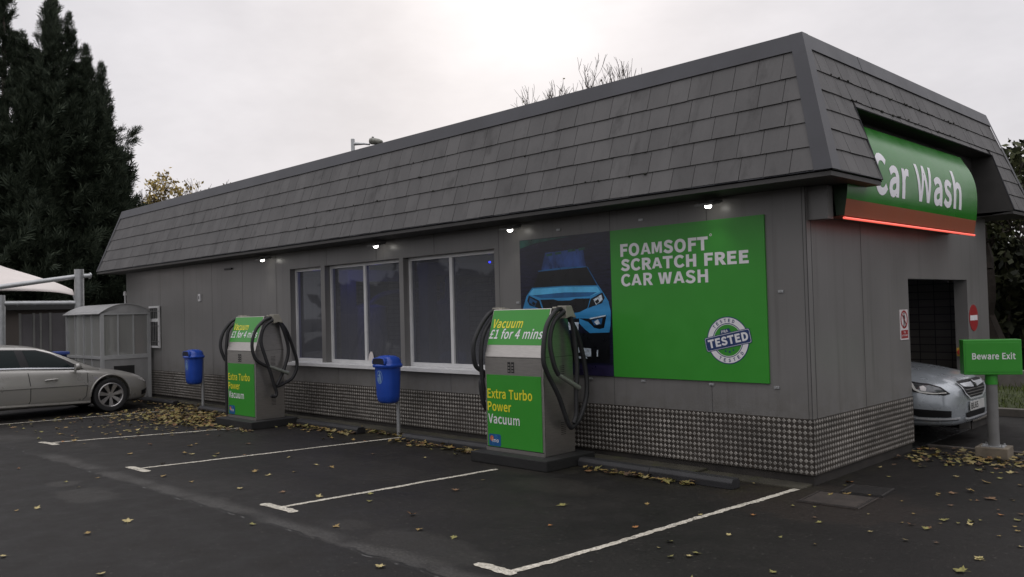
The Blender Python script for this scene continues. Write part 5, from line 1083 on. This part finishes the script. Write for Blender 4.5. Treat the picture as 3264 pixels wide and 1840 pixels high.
def conifer(loc, H, Rb, nspray, label, spires=1, seed=0):
    rg = np.random.default_rng(seed); t = empty('conifer_tree', loc, 0, label, 'conifer', 'dark conifers beyond the far end of the building')
    q = MB(); q.tube([(0, 0, 0), (0.05, 0, H*.5), (0, 0, H*.93)], [.22, .14, .03], 8); q.build('trunk', m_bark, t)
    # boughs leave the stem outward and curve up; flat feathery sprays sit all along them
    Vs, Fs = [], []; o = 0
    leaders = [(0, 0, H)] + [(Rb*.33*math.cos(a), Rb*.33*math.sin(a), H*rg.uniform(.80, .96)) for a in rg.uniform(0, 6.28, spires)]
    nb = int(nspray/36)
    P0, D0, LL, FR = [], [], [], []
    for k in range(nb):
        lx, ly, lh = leaders[rg.choice(len(leaders), p=np.array([.55]+[.45/max(1, spires)]*spires) if spires else None)]
        u = rg.random()**.8; zb = .2 + (lh-.5)*u; fr = zb/lh
        ln = Rb*max(.07, (1.02-fr**1.6))*rg.uniform(.6, 1.3)*(1.5 if rg.random() < .1 else 1)*(1 if (lx, ly) == (0, 0) else .85); az = rg.uniform(0, 6.28)
        e0 = R(rg.uniform(-4, 26)) + fr**3*R(50); e1 = min(R(86), e0 + R(rg.uniform(18, 48))); m_ = int(rg.integers(42, 68)); t_ = np.sqrt(rg.uniform(.08, 1, m_))
        el = e0 + (e1-e0)*t_; hx_ = ln*t_*np.cos(e0+(e1-e0)*t_*.5); hz_ = ln*t_*np.sin(e0+(e1-e0)*t_*.5)
        wob = rg.normal(0, .04+.10*min(1, ln), (m_, 3))*(1.1-t_)[:, None]
        P0.append(np.stack([lx+hx_*math.cos(az), ly+hx_*math.sin(az), zb+hz_], 1)+wob)
        aa = az + rg.normal(0, .55, m_)*(1.1-t_*.6); ee = el + rg.normal(0, .28, m_)
        D0.append(np.stack([np.cos(ee)*np.cos(aa), np.cos(ee)*np.sin(aa), np.sin(ee)], 1)); LL.append((.17+.36*rg.random(m_)**2)*(.42+.68*min(1, (1-fr)*2.2))); 
    for (lx, ly, lh) in leaders:          # slim leading shoots
        m_ = 120; f_ = rg.random(m_); zt = lh - 1.2 + 1.4*f_; rr_ = (.34*(1-f_)+.02)*np.sqrt(rg.random(m_)); aa = rg.uniform(0, 6.28, m_); ee = R(45)+R(40)*f_
        P0.append(np.stack([lx+rr_*np.cos(aa), ly+rr_*np.sin(aa), zt], 1)); D0.append(np.stack([np.cos(ee)*np.cos(aa), np.cos(ee)*np.sin(aa), np.sin(ee)], 1)); LL.append(.20+.16*rg.random(m_))
    base = np.concatenate(P0); d = np.concatenate(D0); Lc = np.concatenate(LL)[:, None]; n = len(base)
    s = np.cross(d, rg.normal(0, 1, (n, 3))); s /= np.linalg.norm(s, axis=1)[:, None]; up = np.cross(d, s)
    for (a, b, off, wd) in [(0, 1.0, 0, .045), (.08, .50, .34, .042), (.08, .50, -.34, .042), (.28, .72, .32, .040), (.28, .72, -.32, .040), (.5, .95, .24, .036), (.5, .95, -.24, .036)]:
        p0 = base + d*Lc*a; p1 = base + d*Lc*b + s*Lc*off + up*Lc*rg.normal(0, .12, (n, 1)); pm = p0*.45+p1*.55; sd = np.cross(p1-p0, up); sd /= np.linalg.norm(sd, axis=1)[:, None]+1e-9
        sd = sd*Lc*wd
        V = np.stack([p0, pm+sd, p1, pm-sd], 1).reshape(-1, 3); Vs.append(V); Fs.append(np.arange(len(V)).reshape(-1, 4)+o); o += len(V)
    np_mesh('crown', np.concatenate(Vs), np.concatenate(Fs), m_con, t)
conifer((-27.25, .05, 0), 12.9, 2.3, 13000, 'dark conifer with its top close to the photo corner', 1, 3)
conifer((-27.0, .75, 0), 10.6, 2.1, 12000, 'dark conifer filling the notch between the two tallest tops', 2, 14)
conifer((-26.85, 1.38, 0), 12.7, 2.4, 15000, 'tallest dark conifer behind the canopy', 2, 4)
conifer((-26.7, 1.85, 0), 11.8, 2.1, 12000, 'dark conifer with a slim top just right of the tallest one', 1, 6)
conifer((-26.45, 2.30, 0), 10.8, 2.0, 13000, 'dark conifer with a drooping pointed top toward the roof', 1, 8)
conifer((-26.6, 2.65, 0), 8.9, 1.7, 9000, 'narrow dark conifer filling the step below the pointed top', 1, 10)
conifer((-26.0, 3.2, 0), 6.9, 1.3, 8000, 'low dark conifer just beyond the roof end', 1, 9)
conifer((-25.6, .4, 0), 6.6, 1.9, 10000, 'short dark conifer filling the gap under the canopy', 2, 12)
conifer((-25.2, -2.2, 0), 5.6, 2.1, 8000, 'broad dark conifer behind the brick building', 2, 15)

def branch_tree(name, loc, H, label, cat, group, seed, leafn, lmat, lsize, spread=.55, depth=6, tr=.12, upw=.35, trunkf=.3, twigr=.013):
    rnd = random.Random(seed); t = empty(name, loc, 0, label, cat, group); q = MB(); tips = []
    def grow(p, d, ln, r, k):
        pts = [p]; dd = d.copy()
        for i in range(3):
            dd = (dd + Vector((rnd.gauss(0, .13), rnd.gauss(0, .13), rnd.gauss(.04, .08)))).normalized(); pts.append(pts[-1] + dd*ln/3)
        q.tube(pts, [r, r*.9, r*.78, r*.66], 5 if r > .02 else 3, caps=False)
        if k <= 2: tips.extend(pts[1:])
        if k == 0: return
        n = 2 + (rnd.random() < .55) + (k == depth)
        for j in range(n):
            a = rnd.uniform(0, 6.28); s = Vector((math.cos(a), math.sin(a), 0)); f = spread*rnd.uniform(.6, 1.3)
            nd = (dd + s*f + Vector((0, 0, upw))).normalized(); st = pts[rnd.choice((2, 3, 3))]
            grow(st, nd, ln*rnd.uniform(.62, .85), max(twigr, r*.62), k-1)
    grow(Vector((0, 0, 0)), Vector((0, 0, 1)), H*trunkf, tr, depth)
    zmax = max(p.z for p in tips); sc_ = H/zmax
    q.v = [(a*sc_, b*sc_, c*sc_) for a, b, c in q.v]; q.build('trunk', m_bark, t)
    if leafn:
        tp_ = np.array([p[:] for p in tips])*sc_; rg = np.random.default_rng(seed); i = rg.integers(0, len(tp_), leafn); c = tp_[i] + rg.normal(0, .10, (leafn, 3))
        a = rg.normal(0, 1, (leafn, 3)); a /= np.linalg.norm(a, axis=1)[:, None]; b = np.cross(a, rg.normal(0, 1, (leafn, 3))); b /= np.linalg.norm(b, axis=1)[:, None]
        s = (lsize*rg.uniform(.6, 1.3, leafn))[:, None]
        V = np.stack([c-a*s, c+b*s*.55, c+a*s, c-b*s*.55], 1).reshape(-1, 3); np_mesh('crown', V, np.arange(len(V)).reshape(-1, 4), lmat, t)
    return t
m_lbrown = leaf_mat('autumn leaves', (.10, .055, .02), (.16, .12, .035)); m_lgreen = leaf_mat('dull green leaves', (.022, .030, .012), (.07, .075, .03)); m_lrust = leaf_mat('rusty leaves', (.06, .035, .02), (.09, .085, .035))
G3 = 'bare trees behind the slate roof'
m_ltan = leaf_mat('tan leaves', (.30, .21, .07), (.46, .37, .13))
branch_tree('deciduous_tree', (-33.9, 5.9, 0), 7.4, 'bare twiggy tree next to the dark conifers', 'tree', G3, 21, 60, m_ltan, .06, depth=7, spread=.42, twigr=.011)
branch_tree('deciduous_tree', (-33.8, 5.85, 0), 8.2, 'rounded tree with thin yellow leaves over the far roof end', 'tree', G3, 22, 3200, m_ltan, .085, depth=7, spread=.6, twigr=.011)
branch_tree('deciduous_tree', (-32.2, 9.6, 0), 7.95, 'tree tip of a few russet leaves just over the roof', 'tree', G3, 23, 200, m_lbrown, .06, depth=6, spread=.35, twigr=.011)
branch_tree('deciduous_tree', (-25.0, 20.0, 0), 11.7, 'bare tree with few brown leaves left of the big bare crown', 'tree', G3, 24, 160, m_lrust, .07, depth=7, spread=.45, twigr=.012)
branch_tree('deciduous_tree', (-21.4, 23.3, 0), 13.8, 'largest bare crown above the middle of the roof', 'tree', G3, 25, 130, m_lrust, .07, depth=7, spread=.48, twigr=.012)
branch_tree('deciduous_tree', (-19.7, 24.5, 0), 13.3, 'thin bare twigs right of the big bare crown', 'tree', G3, 27, 0, m_lrust, .1, depth=6, spread=.38, twigr=.012)
G4 = 'leafy trees and shrubs beyond the exit'
branch_tree('broadleaf_tree', (-.45, 10.2, 0), 4.9, 'sparse leafy tree top against the sky beyond the exit sign', 'tree', G4, 31, 2600, m_lgreen, .075, depth=6, spread=.7)
branch_tree('broadleaf_tree', (.5, 11.2, 0), 5.2, 'rusty leafed tree at the photo edge above the Beware Exit sign', 'tree', G4, 32, 3200, m_lrust, .08, depth=6, spread=.75)
branch_tree('broadleaf_tree', (-1.6, 12.4, 0), 4.4, 'dense green-brown tree right behind the hall end', 'tree', G4, 33, 5200, m_lgreen, .085, depth=6, spread=.9, trunkf=.2)
branch_tree('broadleaf_tree', (1.2, 13.0, 0), 4.0, 'dense dark tree at the back of the grass verge', 'tree', G4, 34, 5200, m_lgreen, .085, depth=6, spread=.9, trunkf=.2)
hd = empty('hedge', (-1, 15.0, 0), 0, 'dark dense hedge closing the view beyond the verge', 'hedge')
n = 14000; c = np.stack([rng.uniform(-6, 9, n), rng.normal(0, .5, n), rng.uniform(.1, 1, n)**.8*3.6], 1); c[:, 2] *= 1 + .12*np.sin(c[:, 0]*1.7)
a = rng.normal(0, 1, (n, 3)); a /= np.linalg.norm(a, axis=1)[:, None]; b = np.cross(a, rng.normal(0, 1, (n, 3))); b /= np.linalg.norm(b, axis=1)[:, None]; s = rng.uniform(.07, .16, n)[:, None]
V = np.stack([c-a*s, c+b*s*.6, c+a*s, c-b*s*.6], 1).reshape(-1, 3)
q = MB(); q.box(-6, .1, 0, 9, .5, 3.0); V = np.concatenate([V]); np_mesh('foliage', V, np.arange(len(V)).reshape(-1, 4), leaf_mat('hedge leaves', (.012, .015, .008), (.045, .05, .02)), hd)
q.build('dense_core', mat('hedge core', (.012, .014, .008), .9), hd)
q = MB()
for i in range(16): x = -6+i*.95; q.tube([(x, -.35, 0), (x+.1, -.3, 1.6), (x, -.2, 3.1)], [.04, .03, .02], 5)
q.build('stems', m_bark, hd)
n = 9000; c = np.stack([rng.uniform(-45, 40, n), -24+rng.normal(0, 1.0, n), rng.uniform(.05, 1, n)*4.4], 1); c[:, 2] *= .86 + .16*np.sin(c[:, 0]*.31) + .12*np.sin(c[:, 0]*.83)
a = rng.normal(0, 1, (n, 3)); a /= np.linalg.norm(a, axis=1)[:, None]; b = np.cross(a, rng.normal(0, 1, (n, 3))); b /= np.linalg.norm(b, axis=1)[:, None]; s = rng.uniform(.25, .6, n)[:, None]
V = np.stack([c-a*s, c+b*s*.6, c+a*s, c-b*s*.6], 1).reshape(-1, 3)
cz = np.interp(np.linspace(-45, 40, 60), np.linspace(-45, 40, 9), [3.2, 3.9, 3.4, 3.7, 3.2, 3.8, 3.5, 3.9, 3.3]); cv4 = []
for xa, xb, za in zip(np.linspace(-45, 40, 61)[:-1], np.linspace(-45, 40, 61)[1:], cz): cv4 += [(xa, -24.2, 0), (xb, -24.2, 0), (xb, -24.2, za), (xa, -24.2, za)]
V = np.concatenate([V, np.array(cv4)])
o = np_mesh('woods', V, np.arange(len(V)).reshape(-1, 4), leaf_mat('woods leaves', (.012, .015, .008), (.045, .05, .02)), None); tag(o, 'belt of dark trees mirrored in the hall windows', 'woods', kind='stuff')
# verge with kerb
q = MB(); nv = 30
for i in range(nv):
    xa, xb = -12+24*i/nv, -12+24*(i+1)/nv
    q.add([(xa, 6.42, .10), (xb, 6.42, .10), (xb, 7.2, .26+.02*math.sin(xb)), (xa, 7.2, .26+.02*math.sin(xa)), (xb, 7.8, .30), (xa, 7.8, .30)], [(0, 1, 2, 3), (3, 2, 4, 5)])
m_soil = mat('rough turf', (.035, .045, .012), .95, var=.5, vs=5, bump=.8, bs=25)
tag(q.build('verge', m_soil), kind='structure')
q = MB()
for i in range(16): q.box(-8+i*.95, 6.28, -.02, -8+i*.95+.94, 6.42, .11)
tag(q.build('kerb', mat('concrete kerb', (.11, .10, .085), .85, var=.25, bump=.4), bevel=.01), kind='structure')
n = 5000; c = np.stack([rng.uniform(-3, 4, n), rng.uniform(6.43, 7.75, n)], 1); hgt = rng.uniform(.05, .13, n); an = rng.uniform(0, 6.28, n); z0_ = .10+.2*(c[:, 1]-6.42)/1.35
V = []
dx, dy = np.cos(an)*.008, np.sin(an)*.008; lx, ly = rng.normal(0, .03, n), rng.normal(0, .03, n)
V = np.stack([np.stack([c[:, 0]-dx, c[:, 1]-dy, z0_], 1), np.stack([c[:, 0]+dx, c[:, 1]+dy, z0_], 1), np.stack([c[:, 0]+lx, c[:, 1]+ly, z0_+hgt], 1)], 1).reshape(-1, 3)
o = np_mesh('grass', V, np.arange(len(V)).reshape(-1, 3), leaf_mat('grass blades', (.05, .075, .012), (.10, .13, .025)), None); tag(o, 'short yellow-green grass on the verge beyond the exit', 'grass', kind='stuff')
q = MB(); q.box(-12, 7.8, 0, 12, 8.0, .56)
tag(q.build('low_wall', mat('grey low wall', (.17, .155, .14), .8, var=.15)), 'long low grey wall behind the grass verge', 'wall')
# exit kerb edging on the forecourt
q = MB(); q.box(.02, 2.90, -.02, .70, 2.96, .025); q.box(.70, 2.925, -.02, 4.2, 2.985, .025)
tag(q.build('kerb', mat('edging stone', (.07, .06, .05), .85, var=.3), bevel=.006), kind='structure')

# ================================================================== drain, cover, litter
dc = empty('drain_cover', (.42, -.44, 0), R(4), 'rusty square drain cover sunk in the tarmac by the corner', 'drain cover')
q = MB(); q.box(-.27, -.26, .001, .27, .26, .010); q.box(-.23, -.22, .010, .23, .22, .0125); q.build('plate', mat('rusty iron', (.030, .023, .018), .8, var=.4, vs=8, bump=.5, bs=60), dc)
q = MB(); [q.box(a, b, .0105, c, d, .0135) for a, b, c, d in ((-.26, -.25, .26, -.245), (-.26, .245, .26, .25), (-.25, -.245, -.245, .245), (.245, -.245, .25, .245))]; q.build('rim', m_black, dc)
dg_ = empty('drain_grate', (.47, .08, 0), R(6), 'dark slotted drain grate next to the rusty cover', 'drain grate')
q = MB(); q.box(-.19, -.19, .0005, .19, .19, .003, 0)
for i in range(9): q.box(-.17, -.17+i*.04, .003, .17, -.155+i*.04, .016, 1)
for x in (-.19, .17): q.box(x, -.19, .003, x+.02, .19, .016, 1)
q.build('slotted_grid', [m_black, mat('grey iron', (.032, .030, .028), .6, .3)], dg_)
q = MB(); q.prism([(-1.84, -.34, .006), (-1.70, -.36, .03), (-1.60, -.34, .008), (-1.62, -.28, .012), (-1.72, -.27, .035), (-1.83, -.29, .006)], (0, .0, .004))
tag(q.build('crumpled_paper', mat('white paper', (.62, .6, .58), .7)), 'scrap of white paper on the mossy edge under the tread plate', 'litter')
# ================================================================== fallen leaves
def leaf_mesh(seed, col):
    rnd = random.Random(seed); lobes = [(-2.35, .50), (-1.85, .38), (-1.3, .85), (-.95, .62), (-.75, .70), (-.42, .52), (-.22, .80), (0, 1.1), (.22, .80), (.42, .52), (.75, .70), (.95, .62), (1.3, .85), (1.85, .38), (2.35, .50)]
    pts = []
    for a, r in lobes: pts.append((math.sin(a)*r*rnd.uniform(.85, 1.1), math.cos(a)*r*rnd.uniform(.85, 1.1)))
    q = MB(); cu = rnd.uniform(.1, .4); cv_ = rnd.uniform(-.2, .35); n = len(pts)
    zf = lambda x, y: .12 + cu*x*x + cv_*y*abs(y)*.6 + rnd.uniform(-.03, .03)
    vs = [(0, -.1, .06)] + [(x, y, max(.02, zf(x, y))) for x, y in pts]
    q.add(vs, [(0, i+2, i+1) for i in range(n-1)]); q.add([(-.02, -.1, .06), (.02, -.1, .06), (.05, -.75, .05), (.02, -.75, .05)], [(0, 1, 2, 3)])
    return q.mesh('fallen_leaf', col)
lcols = [mat('leaf ochre', (.23, .155, .048), .75, var=.35, vs=3), mat('leaf olive', (.19, .175, .05), .75, var=.35, vs=3), mat('leaf pale', (.34, .28, .12), .75, var=.3, vs=3), mat('leaf brown', (.15, .085, .04), .8, var=.35, vs=3), mat('leaf orange', (.30, .13, .035), .75, var=.3, vs=3)]
KIND = ['ochre fallen maple leaf lying on the tarmac', 'olive green fallen maple leaf lying on the tarmac', 'pale yellow fallen maple leaf lying on the tarmac', 'brown curled fallen leaf lying on the tarmac', 'orange fallen maple leaf lying on the tarmac']
lm = [[leaf_mesh(k*10+j, lcols[k]) for j in range(3)] for k in range(5)]
rnd = random.Random(5)
def occupied(x, y):
    return (-3.75 < x < -2.5 and -1.1 < y < .1) or (-9.8 < x < -8.5 and -1.35 < y < -.45) or (-15.4 < x < -13.4 and y < -.7) or (y > -.02 and x < .03)
spots = [(-3.9, -4.95, .06), (.05, -2.5, .045), (-1.35, -2.1, .06), (-2.6, -2.3, .055), (-1.1, -4.3, .05), (.7, -3.2, .05), (1.9, -1.9, .06), (1.4, .4, .07)]
def try_add(n, xr, yr, smin, smax):
    k = 0
    while k < n:
        x, y = rnd.uniform(*xr), rnd.uniform(*yr)
        if not occupied(x, y): spots.append((x, y, rnd.uniform(smin, smax))); k += 1
try_add(70, (.1, 3.2), (-1.6, 2.6), .03, .058); try_add(14, (.0, 2.6), (-4.4, -1.6), .02, .045); try_add(55, (-12.5, -.2), (-3.9, -.7), .028, .055); try_add(45, (-13.3, -9.6), (-3.8, -1.2), .03, .055); try_add(26, (-9.5, .5), (-6.2, -4.2), .018, .045); try_add(30, (-8.6, -3.8), (-1.2, -.25), .03, .05)
for (x, y, s) in spots[:250]:
    k = rnd.choices(range(5), (4, 4, 3, 2, 1))[0]; o = bpy.data.objects.new('fallen_leaf', rnd.choice(lm[k])); COL.objects.link(o)
    o.location = (x, y, .006); o.rotation_euler = (rnd.gauss(0, .12), rnd.gauss(0, .12), rnd.uniform(0, 6.28)); s *= 1.12; o.scale = (s, s, s*rnd.uniform(.6, 1.4))
    tag(o, KIND[k], 'leaf', 'fallen leaves on the tarmac')
# drifts that nobody could count
q = MB()
def drift(n, fx, fy, zmax, smin=.03, smax=.055):
    for _ in range(n):
        x, y = fx(), fy()
        if occupied(x, y): continue
        k = rnd.choices(range(5), (5, 3, 2, 3, 1))[0]; me = rnd.choice(lm[k]); s = rnd.uniform(smin, smax)*1.25
        M_ = Matrix.Translation((x, y, .006+rnd.random()*zmax)) @ Matrix.Rotation(rnd.uniform(0, 6.28), 4, 'Z') @ Matrix.Rotation(rnd.gauss(0, .35 if zmax > .01 else .1), 4, 'X') @ Matrix.Diagonal((s, s, s*.8, 1))
        q.add([M_ @ v.co for v in me.vertices], [tuple(p.vertices) for p in me.polygons], k)
G_ = rnd.gauss
drift(500, lambda: G_(-10.9, .75), lambda: min(-.62, G_(-1.25, .38)), .05); drift(330, lambda: rnd.uniform(-13.3, -10.0), lambda: G_(-1.0, .45), .03); drift(200, lambda: rnd.uniform(-15.2, -12.3), lambda: min(-.2, G_(-.5, .25)), .03)
drift(90, lambda: rnd.uniform(-8.5, -6.8), lambda: min(-.59, G_(-.66, .06)), .03); drift(80, lambda: rnd.uniform(-5.8, -3.9), lambda: min(-.59, G_(-.68, .08)), .03); drift(70, lambda: G_(-6.4, .5), lambda: rnd.uniform(-.42, -.26), .02)
drift(60, lambda: rnd.uniform(-2.3, -.9), lambda: G_(-.68, .04), .03); drift(150, lambda: G_(.55, .35), lambda: G_(2.25, .3), .02, .03, .05); drift(120, lambda: rnd.uniform(1.0, 2.2), lambda: G_(2.5, .35), .02, .03, .05); drift(60, lambda: rnd.uniform(-9.9, -8.3), lambda: G_(-1.45, .1), .015); drift(40, lambda: rnd.uniform(-4, -.4), lambda: rnd.uniform(-.42, -.26), .01, .02, .04)
drift(300, lambda: rnd.uniform(-13.5, -9), lambda: -.9-abs(G_(0, 1.1)), .004, .022, .045); drift(60, lambda: rnd.uniform(.1, 2.5), lambda: rnd.uniform(-1.5, 2.0), .003, .015, .03)
o = q.build('leaf_litter', [mat('litter ochre', (.20, .14, .04), .8, var=.4, vs=3), mat('litter olive', (.17, .15, .042), .8, var=.4, vs=3), mat('litter pale', (.24, .195, .08), .8, var=.4, vs=3), mat('litter brown', (.085, .05, .025), .85, var=.4, vs=3), mat('litter orange', (.17, .085, .03), .8, var=.4, vs=3)]); tag(o, 'drifts of yellow and brown leaves along the bays', 'leaf litter', kind='stuff')
